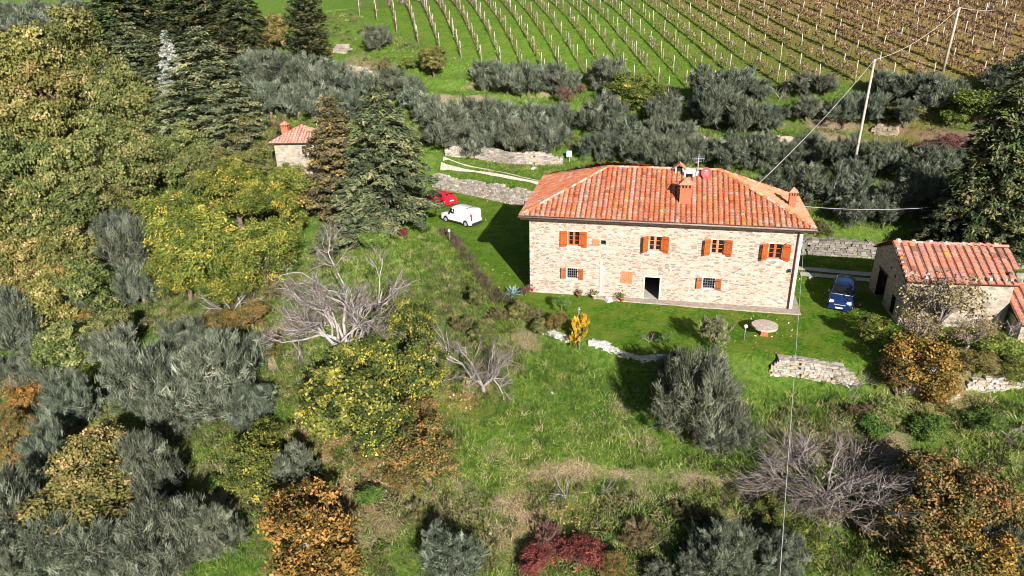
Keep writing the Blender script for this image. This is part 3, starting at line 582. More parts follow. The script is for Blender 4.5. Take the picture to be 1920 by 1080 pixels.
up_w = [(3.28, 4.27, 4.50, 5.78, 12, 8), (9.97, 10.98, 4.42, 5.72, 45, 14), (14.90, 15.93, 4.42, 5.68, 32, 14), (19.32, 20.36, 4.28, 5.58, 34, 12)]
lo_w = [(3.26, 4.14, 1.55, 2.48), (14.55, 15.49, 1.40, 2.34)]
holes = [w_[:4] for w_ in up_w]+lo_w+[(6.05, 6.47, 4.72, 5.14), (9.84, 11.06, .06, 2.08)]
mb = MB(); holed_wall(mb, (0, 0, 0), (1, 0, 0), HW, -1.6, HH+.35, holes, .32, (0, 1, 0), 0, 1)
mb.poly([(HW, 0, -1.6), (HW, DR, -1.6), (HW, DR, HH+.35), (HW, 0, HH+.35)], 0); mb.poly([(0, DL, -1.6), (0, 0, -1.6), (0, 0, HH+.35), (0, DL, HH+.35)], 0)
mb.poly([(HW, DR, -1.6), (0, DL, -1.6), (0, DL, HH+.35), (HW, DR, HH+.35)], 0)
mb.poly([(.32, 5, 0), (HW-.32, 5, 0), (HW-.32, 5, HH), (.32, 5, HH)], 2); mb.poly([(.32, .32, 3.4), (HW-.32, .32, 3.4), (HW-.32, 5, 3.4), (.32, 5, 3.4)], 2)
holed_wall(mb, (0, .32, 0), (1, 0, 0), HW, 0, HH, holes, .0, (0, 1, 0), 2, 2)
mb.build('wall', [M['wall'], M['quoin'], M['dark']], house)
mb = MB(); mb.box((.4, .02, -.1), (HW-.4, 4.95, .055)); mb.build('floor', M['floor'], house)
mb = MB(); mb.box((HW-.24, -.035, -.1), (HW+.03, .25, HH), 0); mb.build('corner_quoin', M['quoin'], house)
mb = MB(); mb.box((6.07, -.05, .38), (6.27, .0, 3.32), 0); mb.build('pilaster', M['quoin'], house)
# arches of thin brick over three openings
for (cx, z, wv, rise) in ((3.72, 5.95, .75, .12), (19.85, 5.82, .75, .12), (3.75, 2.66, .72, .16), (10.5, 5.90, .72, .10), (15.4, 5.86, .72, .10)):
    mb = MB()
    for k in range(11):
        t = (k-5)/5; x = cx+t*wv; zz = z+rise*(1-t*t); T = Matrix.Translation((x, 0, zz))@Matrix.Rotation(t*.5, 4, 'Y'); mb.box((-.055, -.018, -.10), (.055, 0, .12), 0, (rnd.uniform(.55, .66), rnd.uniform(.33, .42), rnd.uniform(.22, .30)), T)
    mb.build('window_arch', M['drystone'], house)
def shutter(par, x, z0, z1, wv, ang, side, m):
    """hinged leaf; side -1 opens to the left of x, +1 to the right; ang degrees off the wall"""
    mb = MB(); T = Matrix.Translation((x, -.03, 0))@Matrix.Rotation(R(ang)*(1 if side < 0 else -1), 4, 'Z')
    n = 4; 
    for k in range(n): a = k*wv/n; mb.box(tuple((side*(a+.004) if side > 0 else -(a+wv/n-.004), -.045, z0)), ((side*(a+wv/n-.004) if side > 0 else -(a+.004)), -.008, z1), 0, T=T)
    for zz in (z0+.14, z1-.26): mb.box((min(.01, side*(wv-.01)), -.075, zz), (max(-.01, side*(wv-.01)), -.046, zz+.10), 0, T=T)
    for zz in (z0+.17, z1-.23): mb.box((min(0, side*(wv*.8)), -.085, zz), (max(0, side*(wv*.8)), -.076, zz+.03), 1, T=T)
    return mb.build('shutter', [m, M['plastic']], par)
for k, (x0, x1, z0, z1, al, ar) in enumerate(up_w):
    fm = M['frameo'] if k in (0, 3) else M['framep']; mb = MB(); y = .20
    mb.box((x0, y, z0), (x0+.07, y+.08, z1)); mb.box((x1-.07, y, z0), (x1, y+.08, z1)); mb.box((x0+.07, y, z1-.08), (x1-.07, y+.08, z1)); mb.box((x0+.07, y, z0), (x1-.07, y+.08, z0+.09)); xc = (x0+x1)/2; mb.box((xc-.06, y-.012, z0+.09), (xc+.06, y+.068, z1-.08))
    hgt = (z1-.08)-(z0+.09)
    for s in (0, 1):
        a = x0+.07 if s == 0 else xc+.06; b_ = xc-.06 if s == 0 else x1-.07
        for q in (1, 2): zz = z0+.09+hgt*q/3; mb.box((a, y+.01, zz-.017), (b_, y+.05, zz+.017))
        mb.box((a, y+.008, z0+.09), (a+.035, y+.06, z1-.08)); mb.box((b_-.035, y+.008, z0+.09), (b_, y+.06, z1-.08))
    wdw = mb.build('window', fm, house)
    mb = MB(); mb.box((x0+.07, y+.055, z0+.09), (x1-.07, y+.062, z1-.08)); mb.build('pane', M['glass'], wdw)
    mb = MB(); mb.box((x0-.12, -.09, z0-.10), (x1+.12, .195, z0-.004)); mb.build('sill', M['white'], wdw)
    mb = MB(); mb.box((x0-.10, -.012, z0), (x0-.003, .0, z1+.08)); mb.box((x1+.003, -.012, z0), (x1+.10, 0, z1+.08)); mb.box((x0-.003, -.012, z1+.003), (x1+.003, 0, z1+.09)); mb.build('surround', M['white'], wdw)
    shutter(wdw, x0-.05, z0-.05, z1+.05, .58, al, -1, M['shutter']); shutter(wdw, x1+.05, z0-.05, z1+.05, .58, ar, 1, M['shutter'])
for k, (x0, x1, z0, z1) in enumerate(lo_w):
    mb = MB(); mb.box((x0-.08, -.014, z0-.08), (x0-.003, 0, z1+.10)); mb.box((x1+.003, -.014, z0-.08), (x1+.08, 0, z1+.10)); mb.box((x0-.003, -.014, z1+.003), (x1+.003, 0, z1+.10)); mb.box((x0-.003, -.03, z0-.08), (x1+.003, 0, z0-.003)); wdw = mb.build('window', M['white'], house)
    mb = MB(); mb.box((x0, .24, z0), (x1, .25, z1)); mb.build('pane', M['glass'], wdw)
    mb = MB()
    for q in range(1, 5): xx = x0+(x1-x0)*q/5; mb.box((xx-.012, .03, z0), (xx+.012, .054, z1))
    for q in range(1, 4): zz = z0+(z1-z0)*q/4; mb.box((x0, .055, zz-.012), (x1, .075, zz+.012))
    mb.build('grille', M['iron'], wdw)
    shutter(wdw, x0-.10, z0-.03, z1+.02, .44, 14, -1, M['shutterdk']); shutter(wdw, x1+.06, z0-.06, z1, .47, 10, 1, M['shutterdk'])
mb = MB(); mb.box((6.02, -.02, 4.66), (6.50, 0, 4.715)); wdw = mb.build('window', M['white'], house); mb = MB(); mb.box((6.05, .25, 4.72), (6.47, .26, 5.14)); mb.build('pane', M['glass'], wdw)
for (x0, x1, z0, z1, n) in ((5.36, 5.93, 4.62, 5.20, 3), (7.83, 8.79, 1.40, 2.46, 6)):
    mb = MB()
    for k in range(n): a = x0+(x1-x0)*k/n; mb.box((a+.006, -.045, z0), (a+(x1-x0)/n-.006, -.002, z1))
    for zz in (z0+.12, z1-.22): mb.box((x0-.05, -.07, zz), (x1+.05, -.047, zz+.09))
    mb.build('closed_shutter', M['palewood'], house)
mb = MB(); mb.box((9.70, -.03, 0), (9.835, 0, 2.22)); mb.box((11.065, -.03, 0), (11.2, 0, 2.22)); mb.box((9.835, -.03, 2.085), (11.065, 0, 2.22)); mb.box((9.6, -.3, -.05), (11.3, -.031, .06)); mb.build('doorway', M['quoin'], house)
mb = MB(); mb.tube([(21.42, -.12, HH+.15), (21.42, -.12, .05)], .055, 8); mb.tube([(21.42, -.72, HH+.22), (21.42, -.4, HH+.1), (21.42, -.12, HH-.1)], .05, 8)
for z in (1, 3, 5): mb.box((21.35, -.13, z), (21.49, 0, z+.05))
mb.build('downpipe', M['copper'], house)
mb = MB(); mb.box((21.12, -.14, 3.46), (21.24, 0, 3.52)); mb.lathe([(.03, 3.33), (.11, 3.36), (.11, 3.52), (.04, 3.60)], 10, (21.1, -.2, 0)); mb.build('wall_lamp', M['plastic'], house)
ZE = 7.2; OV = .72; FL = (-OV, -OV, ZE); FR = (HW+OV+.02, -OV, ZE); RL_ = (-OV-.15, DL+OV+.6, ZE); RR_ = (22.5, 8.1, ZE); AL = (6.05, 5.66, 9.98); AR = (15.45, 5.66, 9.98)
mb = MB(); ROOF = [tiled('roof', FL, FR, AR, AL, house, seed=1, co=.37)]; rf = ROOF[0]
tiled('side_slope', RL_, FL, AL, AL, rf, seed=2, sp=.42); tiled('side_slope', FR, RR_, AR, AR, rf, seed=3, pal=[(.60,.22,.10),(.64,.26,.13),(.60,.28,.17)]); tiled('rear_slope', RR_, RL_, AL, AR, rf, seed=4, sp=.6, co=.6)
ridge_caps('ridge_tiles', [FL, AL, AR], rf, seed=5, pale=.55); ridge_caps('ridge_tiles', [FR, AR], rf, seed=6, pale=.15); ridge_caps('ridge_tiles', [RR_, AR], rf, seed=7, pale=.2); ridge_caps('ridge_tiles', [RL_, AL], rf, seed=8, pale=.3)
mb = MB(); mb.box((-.66, -.70, ZE-.34), (HW+.66, -.66, ZE-.15)); mb.box((-.68, -.68, ZE-.145), (HW+.68, 0, ZE-.10))
for k in range(37): x = -.1+k*.6; mb.box((x, -.655, ZE-.26), (x+.09, -.002, ZE-.147))
for x, s in ((17.6, .26), (19.3, .2), (21.0, .2)): mb.box((x, -.55, ZE-.42), (x+s, -.002, ZE-.262))
mb.build('eaves', M['dkwood'], house)
mb = MB()
mb.tube([(-OV-.1, -OV-.07, ZE-.10), (HW+OV+.12, -OV-.07, ZE-.10)], .075, 8); mb.build('gutter', M['gutter'], house)
def chimney(par, x, y, z0, wx, wy, h, cap=.45, m='brick', slots=3, rz=0, label=None):
    mb = MB(); T = Matrix.Translation((x, y, z0))@Matrix.Rotation(rz, 4, 'Z'); hx, hy = wx/2, wy/2
    mb.box((-hx, -hy, -.6), (hx, hy, h), 0, T=T); mb.box((-hx-.04, -hy-.04, h), (hx+.04, hy+.04, h+.05), 0, T=T)
    g = .26; 
    for sx in np.linspace(-hx+.06, hx-.06, slots+1):
        for sy in (-hy+.05, hy-.05): mb.box((sx-.05, sy-.05, h+.05), (sx+.05, sy+.05, h+.05+g), 0, T=T)
    mb.box((-hx+.1, -hy+.12, h+.05), (hx-.1, hy-.12, h+.05+g), 1, T=T)
    mb.box((-hx-.08, -hy-.08, h+.05+g), (hx+.08, hy+.08, h+.1+g), 0, T=T); zt = h+.1+g
    A = [(-hx-.13, -hy-.13, zt), (hx+.13, -hy-.13, zt), (hx+.13, hy+.13, zt), (-hx-.13, hy+.13, zt)]; top = (0, 0, zt+cap)
    for q in range(4): mb.poly([T@Vector(A[q]), T@Vector(A[(q+1) % 4]), T@Vector(top)], 2, (.58, .2, .11))
    mb.poly([T@Vector(q) for q in A[::-1]], 0)
    return mb.build('chimney', [M[m], M['dark'], M['tile']], par)
chimney(rf, 12.64, 1.75, 8.15, .92, .8, 1.25, .5); chimney(rf, 21.15, 3.3, 7.45, .52, .5, 1.15, .42, slots=2)
# small gabled flue left of the dormer
mb = MB()
mb.box((11.75, 5.0, 9.4), (11.85, 5.7, 10.2), 0); mb.box((12.35, 5.0, 9.4), (12.45, 5.7, 10.2), 0); mb.box((11.85, 5.2, 9.4), (12.35, 5.65, 10.15), 1)
for s in (-1, 1): mb.poly([(12.1, 4.85, 10.62), (12.1, 5.85, 10.62), (12.1+s*.55, 5.85, 10.18), (12.1+s*.55, 4.85, 10.18)], 2, (.58, .2, .12)); mb.poly([(12.1, 4.85, 10.55), (12.1+s*.55, 4.85, 10.11), (12.1+s*.55, 5.85, 10.11), (12.1, 5.85, 10.55)], 2, (.5, .16, .1)); mb.poly([(12.1, 4.85, 10.62), (12.1+s*.55, 4.85, 10.18), (12.1+s*.55, 4.85, 10.11), (12.1, 4.85, 10.55)], 2, (.58, .2, .12))
mb.build('chimney', [M['white'], M['dark'], M['tile']], rf)
mb = MB(); x0, x1 = 12.5, 13.35
mb.box((x0, 4.6, 9.1), (x1, 5.6, 10.0), 0); mb.box((x0+.14, 4.58, 9.22), (x1-.14, 4.597, 9.86), 1); mb.box((x0-.08, 4.5, 10.0), (x1+.08, 5.7, 10.07), 0); mb.box((13.5, 4.85, 9.2), (13.78, 5.15, 10.0), 0, taper=.02)
mb.build('dormer', [M['white'], M['glass']], rf)
mb = MB(); mb.tube([(13.62, 5.3, 9.7), (13.62, 5.3, 11.35)], .028, 6)
mb.tube([(13.05, 5.3, 10.95), (14.1, 5.3, 11.0)], .02, 5); mb.tube([(13.35, 5.0, 10.72), (13.9, 5.55, 10.72)], .02, 5)
for k in range(7): x = 13.08+k*.16; mb.tube([(x, 5.3, 10.80-.02*k), (x, 5.3, 11.12+.02*k)], .012, 4)
mb.build('antenna', M['metal'], house)
mb = MB(); n = 20; c0 = Vector((14.3, 4.55, 9.95)); dv = Vector((.25, -.9, .35)).normalized(); sv = dv.cross(Vector((0, 0, 1))).normalized(); uv = sv.cross(dv)
rings = [(0, -.10), (.15, -.09), (.30, -.05), (.42, 0), (.45, .015), (.44, -.02), (.30, -.075), (0, -.13)]
for (ra, ha), (rb_, hb) in zip(rings[:-1], rings[1:]):
    for q in range(n):
        t0, t1 = 2*pi*q/n, 2*pi*(q+1)/n; P_ = lambda r, h, t: c0+sv*cos(t)*r+uv*sin(t)*r*1.1+dv*h
        mb.poly([P_(ra, ha, t0), P_(ra, ha, t1), P_(rb_, hb, t1), P_(rb_, hb, t0)], 0, sm=True)
mb.tube([c0-uv*.45, c0+dv*.5-uv*.15], .014, 5, 1); mb.tube([c0-dv*.12, c0-dv*.2-Vector((0, 0, 1.0))], .03, 6, 1)
T = Matrix.Translation(c0+uv*.24+dv*-.03); mb.tube([c0+uv*.24+dv*-.035-sv*.13, c0+uv*.24+dv*-.035+sv*.13], .03, 6, 2)
mb.build('satellite_dish', [M['red'], M['metal'], M['white']], house)
# paving strip at the foot of the house
mb = MB(); P_ = [(5.5, -.5), (9, -.75), (14, -.9), (18, -.95), (22.3, -1.0), (22.4, 3), (22.0, 3), (21.75, 0), (5.5, 0)]
mb.poly([(x, y, .09) for x, y in P_], 0)
for (a, b_) in zip(P_, P_[1:]+P_[:1]): mb.poly([(*a, -.2), (*b_, -.2), (*b_, .09), (*a, .09)], 0)
o = mb.build('pavement', M['paving']); o['kind'] = 'structure'

# ------------------------------------------------------------------ barn and lean-to
barn = thing('stone_barn', 'small rubble stone barn with weathered single ridge tile roof beside the blue car', 'barn')
A_, B_, C_, D_ = (29.25, -1.5), (36.7, -.95), (37.0, 5.6), (28.95, 5.9); EZ = 3.85; AZ = 5.35
mb = MB(); fU = Vector((B_[0]-A_[0], B_[1]-A_[1], 0)); fl = fU.length; fU.normalize(); gU = Vector((A_[0]-D_[0], A_[1]-D_[1], 0)); gl = gU.length; gU.normalize()
holed_wall(mb, (*A_, 0), fU, fl, -2.2, EZ, [(.62, .85, 1.85, 2.02), (6.55, 6.72, .95, 1.12)], .3, fU.cross(Vector((0, 0, -1))), 0, 1)
holed_wall(mb, (*D_, 0), gU, gl, -2.2, EZ, [(1.6, 3.6, -.1, 2.4), (5.3, 6.1, .2, 1.7), (5.0, 5.2, 3.0, 3.25), (3.9, 4.1, 3.3, 3.5)], .35, gU.cross(Vector((0, 0, -1))), 0, 1)
apx = Vector(((A_[0]+D_[0])/2, (A_[1]+D_[1])/2, AZ)); apr = Vector(((B_[0]+C_[0])/2, (B_[1]+C_[1])/2, AZ))
mb.poly([(*D_, EZ), (*A_, EZ), apx], 0); mb.poly([(*B_, EZ), (*C_, EZ), apr], 0); mb.poly([(*B_, -2.2), (*C_, -2.2), (*C_, EZ), (*B_, EZ)], 0); mb.poly([(*C_, -2.2), (*D_, -2.2), (*D_, EZ), (*C_, EZ)], 0)
ctr = Vector((33, 2.3, 0)); mb.poly([(29.8, -.9, 0), (36.3, -.4, 0), (36.5, 5, 0), (29.4, 5.3, 0)], 1)
mb.build('wall', [M['barnwall'], M['dark']], barn)
mb = MB(); Q0 = Vector((*D_, 0))+gU*1.5; mb.box((0, 0, 0), (2.2, .18, .2), 0, T=Matrix.Translation(Q0+Vector((-.03, 0, 2.405)))@Matrix.Rotation(math.atan2(gU.y, gU.x), 4, 'Z')); mb.build('lintel', M['dkwood'], barn)
e = .28; PB = [(.50,.17,.10),(.54,.20,.13),(.46,.15,.09),(.40,.16,.11),(.56,.24,.16),(.36,.20,.15),(.54,.18,.11)]
f0 = Vector((A_[0]-.15, A_[1]-.35, EZ-.12)); f1 = Vector((B_[0]+.22, B_[1]-.33, EZ-.12)); b0 = Vector((D_[0]-.2, D_[1]+.3, EZ-.12)); b1 = Vector((C_[0]+.2, C_[1]+.3, EZ-.12)); a0 = apx+Vector((-.18, 0, .12)); a1 = apr+Vector((.2, 0, .12))
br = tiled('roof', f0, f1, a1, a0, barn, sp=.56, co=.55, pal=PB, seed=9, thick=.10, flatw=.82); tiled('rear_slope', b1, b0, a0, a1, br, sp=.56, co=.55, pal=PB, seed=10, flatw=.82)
ridge_caps('ridge_tiles', [a0, a1], br, r=.17, seg=.5, seed=12, pal=PB, pale=.4)
mb = MB()
for k in range(16):
    t = rnd.random(); p = f0.lerp(f1, t)+Vector((rnd.uniform(-.1, .1), rnd.uniform(.05, .9), 0)); p.z = f0.z+(p.y-f0.y)*.40+.10; s = rnd.uniform(.07, .15)
    c = rnd.choice([(.5, .46, .4), (.12, .1, .09), (.35, .3, .25), (.55, .5, .44)]); mb.box((-s, -s, -.05), (s, s*.8, s*.9), 0, c, Matrix.Translation(p)@Matrix.Rotation(rnd.uniform(0, 3), 4, 'Z'), taper=s*.35); mb.build('roof_stone', M['drystone'], br); mb = MB()
for k in range(9):
    p = f0.lerp(a0, k/9)+Vector((.12, 0, .12)); s = rnd.uniform(.09, .15); c = rnd.choice([(.5, .46, .4), (.55, .5, .44), (.6, .25, .08)]); mb.box((-s, -s, -.05), (s, s, s), 0, c, Matrix.Translation(p)@Matrix.Rotation(rnd.uniform(0, 3), 4, 'Z'), taper=s*.3); mb.build('roof_stone', M['drystone'], br); mb = MB()
for k in range(7):
    p = a0.lerp(a1, (k+.3)/7)+Vector((0, .05, .13)); s = rnd.uniform(.08, .13); mb.box((-s*1.4, -s, -.02), (s*1.4, s, s), 0, (.55, .5, .44), Matrix.Translation(p)@Matrix.Rotation(rnd.uniform(0, 3), 4, 'Z'), taper=s*.3); mb.build('roof_stone', M['drystone'], br); mb = MB()
shed = thing('lean_to_shed', 'low lean-to shed with faded tile roof built against the right end of the barn', 'shed')
mb = MB(); sx0, sx1, sy0, sy1 = 36.95, 42.5, -3.2, -.2
mb.box((sx0, sy0+.3, -3), (sx1, sy1+2, 1.45), 0); mb.build('wall', M['barnwall'], shed)
tiled('roof', (sx0-.25, sy0, 1.42), (sx1+.2, sy0, 1.42), (sx1+.2, sy1+1.6, 3.0), (sx0-.25, sy1+1.6, 3.0), shed, sp=.56, co=.5, pal=PB, seed=14, flatw=.82)

# ------------------------------------------------------------------ tower house among the trees
tw = thing('tower_house', 'small square stone house with pyramid tile roof half hidden behind cedars', 'house')
tc = at_t(558, 250, 93); tcx, tcy = float(tc[0]), float(tc[1])+1; base = gz(tcx, tcy); tz = float(at_t(560, 262, 93)[2]); hw_ = 2.75
TR = Matrix.Translation((tcx, tcy, 0))@Matrix.Rotation(R(10), 4, 'Z')
def tp_(x, y, z): return tuple(TR@Vector((x, y, z)))
mb = MB(); mb.box((-hw_, -hw_, base-1), (hw_, hw_, tz), 0, T=TR); mb.build('wall', M['barnwall'], tw)
mb = MB(); mb.box((.7, -hw_-.02, tz-1.5), (1.2, -hw_-.002, tz-.5), 0, T=TR); mb.box((-hw_-.35, -hw_-.35, tz-.1), (hw_+.35, hw_+.35, tz-.03), 0, T=TR); mb.build('eaves', M['dkwood'], tw)
q = hw_+.5; ap = tp_(0, 0, tz+1.6); cs_ = [tp_(-q, -q, tz), tp_(q, -q, tz), tp_(q, q, tz), tp_(-q, q, tz)]
P2 = [(.62,.26,.18),(.60,.30,.22),(.64,.34,.26),(.58,.22,.14),(.60,.42,.34)]
t0 = tiled('roof', cs_[0], cs_[1], ap, ap, tw, sp=.4, pal=P2, seed=20)
for k in (1, 2, 3): tiled('roof_slope', cs_[k], cs_[(k+1) % 4], ap, ap, t0, sp=.4, pal=P2, seed=20+k)
p = TR@Vector((-1.7, -.9, 0)); chimney(t0, p.x, p.y, tz+.35, .8, .75, 1.2, .4, rz=R(10))
mb = MB(); p = TR@Vector((1.9, .6, 0)); mb.tube([(p.x, p.y, tz+.6), (p.x, p.y, tz+2.6)], .035, 5); mb.tube([(p.x-.7, p.y, tz+2.4), (p.x+.15, p.y, tz+2.4)], .03, 5); mb.build('antenna', M['metal'], tw)

# ------------------------------------------------------------------ dry stone walls
def stone_wall(label, pts, h, th=.5, seed=0, cols=((.46,.42,.37),(.54,.50,.44),(.36,.32,.28),(.48,.41,.33),(.40,.35,.30),(.46,.36,.26)), sz=.28, sink=.25, taper=True, cat='stone wall', name='dry_stone_wall', top_noise=.25):
    rg = random.Random(seed); pts = [Vector((p[0], p[1], 0)) for p in pts]; mb = MB(); L = sum((b-a).length for a, b in zip(pts[:-1], pts[1:])); done = 0
    for a, b in zip(pts[:-1], pts[1:]):
        d = b-a; sl = d.length; d.normalize(); nn_ = Vector((-d.y, d.x, 0)); s = 0.0
        z = 0; hrow = sz*.62
        while z < h+sink:
            s = -rg.uniform(0, sz)
            while s < sl:
                wv = sz*rg.uniform(.6, 1.7); cx = s+wv/2; s += wv
                if cx < 0 or cx > sl: continue
                f = (done+cx)/L; hh = h*(min(1, f*6+.35)*min(1, (1-f)*6+.35) if taper else 1)*(1+top_noise*(vnoise([cx+done], [seed], 1.7, seed)[0]-.5)*2)
                if z > hh+sink: continue
                p = a+d*cx; g = gz(p.x-nn_.x*.25, p.y-nn_.y*.25); 
                for lay in ((-th*.5+.1),) if z < hh+sink-hrow*1.2 else (-th*.5+.1, th*.05, th*.45):
                    hr = hrow*rg.uniform(.75, 1.15); c = rg.choice(cols); k = rg.uniform(.75, 1.12); c = tuple(x*k for x in c)
                    T = Matrix.Translation((p.x+nn_.x*(lay+rg.uniform(-.05, .05)+z*.06), p.y+nn_.y*(lay+rg.uniform(-.05, .05)+z*.06), g-sink+z+hr*.5))@Matrix.Rotation(math.atan2(d.y, d.x)+rg.uniform(-.12, .12), 4, 'Z')@Matrix.Rotation(rg.uniform(-.08, .08), 4, 'Y')
                    x_, y_, z_ = wv*.48, th*.30, hr*.5; i0 = len(mb.v); mb.box((-x_, -y_, -z_), (x_, y_, z_), 0, c, T)
                    for q in range(i0, i0+8): v_ = mb.v[q]; mb.v[q] = (v_[0]+rg.uniform(-.03, .03), v_[1]+rg.uniform(-.03, .03), v_[2]+rg.uniform(-.025, .025))
            z += hrow
        done += sl
    # earth and rubble core behind the face
    return tag(mb.build(name, M['drystone']), label, cat)
def px_line(pix, z=None): return [(at_z(px, py, z) if z is not None else gp(px, py))[:2] for px, py in pix]
stone_wall('long pale dry stone retaining wall behind the red car and white van', px_line([(815,350),(828,353),(880,364),(930,375),(985,387),(1010,392)], 0), 1.9, .6, 1, taper=False, sz=.34)
stone_wall('pale dry stone wall above the two-rut track, below the olives', px_line([(835,290),(880,293),(930,302),(965,309),(1000,309),(1056,306)]), 1.5, .6, 2, sz=.34)
stone_wall('broad pale dry stone retaining wall below the round garden table', px_line([(1445,682),(1500,686),(1560,697),(1608,704)]), .95, .6, 3, sz=.26)
stone_wall('low curving white stone edging at the front of the lawn', px_line([(1105,640),(1140,648),(1165,658),(1200,665),(1260,668)]), .34, .45, 4, cols=((.74,.71,.66),(.66,.62,.56),(.76,.73,.68)), sz=.24, taper=False, cat='stone edging', name='stone_edging')
stone_wall('short white stone edging left of the golden shrub', px_line([(1020,620),(1045,628),(1072,636)]), .3, .4, 41, cols=((.74,.71,.66),(.66,.62,.56)), sz=.22, taper=False, cat='stone edging', name='stone_edging')
stone_wall('rough grey retaining wall behind the right end of the farmhouse', [(22.3,13.4),(25,13.7),(29,13.7),(33,13.7),(38,12)], 1.5, .8, 5, cols=((.25,.22,.19),(.31,.28,.24),(.20,.17,.15),(.28,.24,.19)), sz=.36, taper=False)  # stone colours darkened to paint in the shade that falls on this wall
stone_wall('low pale field wall at the right edge below the shed', px_line([(1812,712),(1860,716),(1925,720)]), .9, .6, 6)
stone_wall('ruined field wall under the orange shrub at right', px_line([(1690,725),(1730,735),(1790,742)]), .7, .6, 61)
stone_wall('ochre terrace wall left of the near pole, among the olives', px_line([(1445,268),(1500,270),(1548,272)]), 1.1, .7, 7, cols=((.60,.48,.34),(.52,.42,.30),(.66,.56,.42)), sz=.4)
stone_wall('pale rubble bank below the dark cypress', px_line([(610,132),(650,138),(705,152)]), 1.6, .9, 8, sz=.5, top_noise=.5)
stone_wall('short pale wall at the edge of the grass left of the vineyard shrub', px_line([(630,96),(655,98)]), 1.0, .8, 81, sz=.5)
stone_wall('ochre terrace wall behind the roof ridge, left of the big olives', px_line([(1283,268),(1325,272)]), 1.0, .7, 9, cols=((.60,.48,.34),(.52,.42,.30)), sz=.4)
stone_wall('ochre terrace wall right of the near pole', px_line([(1640,240),(1690,243)]), 1.0, .7, 10, cols=((.60,.48,.34),(.52,.42,.30)), sz=.4)

# ------------------------------------------------------------------ cars (x forward)
def car(name, label, L, Wd, Hh, st, paint_m, loc, rz, glass, van=False, rear_glass=True):
    """st: stations (x, z_low, z_belt, z_top, half width belt, half width top)"""
    root = thing(name, label, 'van' if van else 'car', loc, rz, 1.12); mb = MB(); S_ = []
    X_ = [s[0] for s in st]; xs_ = np.unique(np.r_[np.linspace(X_[0], X_[-1], 34), X_]); I = lambda k, x: float(np.interp(x, X_, [s[k] for s in st]))
    wh = [L*.5-L*.19, -L*.5+L*.18]; wr = .31
    for x in xs_:
        zl, zb, zt, wb, wt = (I(k, x) for k in (1, 2, 3, 4, 5)); zl0 = zl
        for wx in wh:
            if abs(x-wx) < wr+.06: zl = max(zl, .02+math.sqrt(max(0, (wr+.06)**2-(x-wx)**2))+.29)
        zm = max((zl0+zb)/2, zl+.02); S_.append([(x, wb*.96, zl), (x, wb*1.0, zm), (x, wb*.985, max(zb, zm+.02)), (x, wt+(wb-wt)*.12, zb+(zt-zb)*.85 if zt > zb+.05 else zb+.01), (x, wt*.80, zt), (x, 0, zt+.02)])
    ring = lambda s: s+[(p[0], -p[1], p[2]) for p in s[-2::-1]]
    R_ = [ring(s) for s in S_]; base = len(mb.v)
    for r in R_: mb.v += r; mb.c += [(1, 1, 1)]*len(r)
    k = len(R_[0])
    for i in range(len(R_)-1):
        for q in range(k-1): a = base+i*k+q; mb.f.append((a, a+1, a+1+k, a+k)); mb.m.append(0); mb.sm.append(True)
    mb.f.append(tuple(base+q for q in range(k))[::-1]); mb.m.append(0); mb.sm.append(False); e_ = base+(len(R_)-1)*k; mb.f.append(tuple(e_+q for q in range(k))); mb.m.append(0); mb.sm.append(False)
    mb.box((-L*.5+.1, -Wd*.42, .2), (L*.5-.12, Wd*.42, .34), 1)
    mb.build('body', [paint_m, M['plastic']], root)
    def side_w(x, z):
        zb, zt, wb, wt = I(2, x), I(3, x), I(4, x), I(5, x); t = (z-zb)/max(.05, zt-zb); wa = wt+(wb-wt)*.12
        return wb*.985+(wa-wb*.985)*min(1, t/.85)
    for poly in glass['side']:
        for s in (1, -1):
            mb = MB(); P = [(x, s*(side_w(x, z)+.012), z) for x, z in poly]; mb.poly(P if s > 0 else P[::-1]); mb.poly([(x, y-s*.02, z) for x, y, z in P]); mb.build('side_window', M['glass'], root)
    for nm in ('front', 'rear'):
        if nm not in glass: continue
        (xa, za, wa), (xb, zb_, wb2) = glass[nm]; mb = MB(); o_ = .025 if nm == 'front' else -.025
        P = [(xa+o_, -wa, za+.01), (xa+o_, wa, za+.01), (xb+o_, wb2, zb_+.01), (xb+o_, -wb2, zb_+.01)]; mb.poly(P); mb.poly([(x-o_*.7, y, z-.012) for x, y, z in P][::-1])
        mb.build('windscreen' if nm == 'front' else 'rear_window', M['glass'], root)
    for wx in wh:
        for s in (1, -1):
            y = s*(Wd*.5-.13); mb = MB(); mb.lathe([(wr-.05, -.1), (wr, -.07), (wr, .07), (wr-.05, .1)], 18, (wx, y, wr), axis='y'); wo = mb.build('wheel', M['tyre'], root)
            mb = MB(); yy = y+s*.101
            mb.lathe([(.19, min(0, s*.012)), (.19, max(0, s*.012))], 14, (wx, yy, wr), 0, axis='y')
            for q in range(5): t = 2*pi*q/5; mb.box((-.02, min(0, s*.018), 0), (.02, max(0, s*.018), .18), 0, T=Matrix.Translation((wx, yy, wr))@Matrix.Rotation(t, 4, 'Y'))
            mb.build('rim', M['rim'], wo)
    return root, I
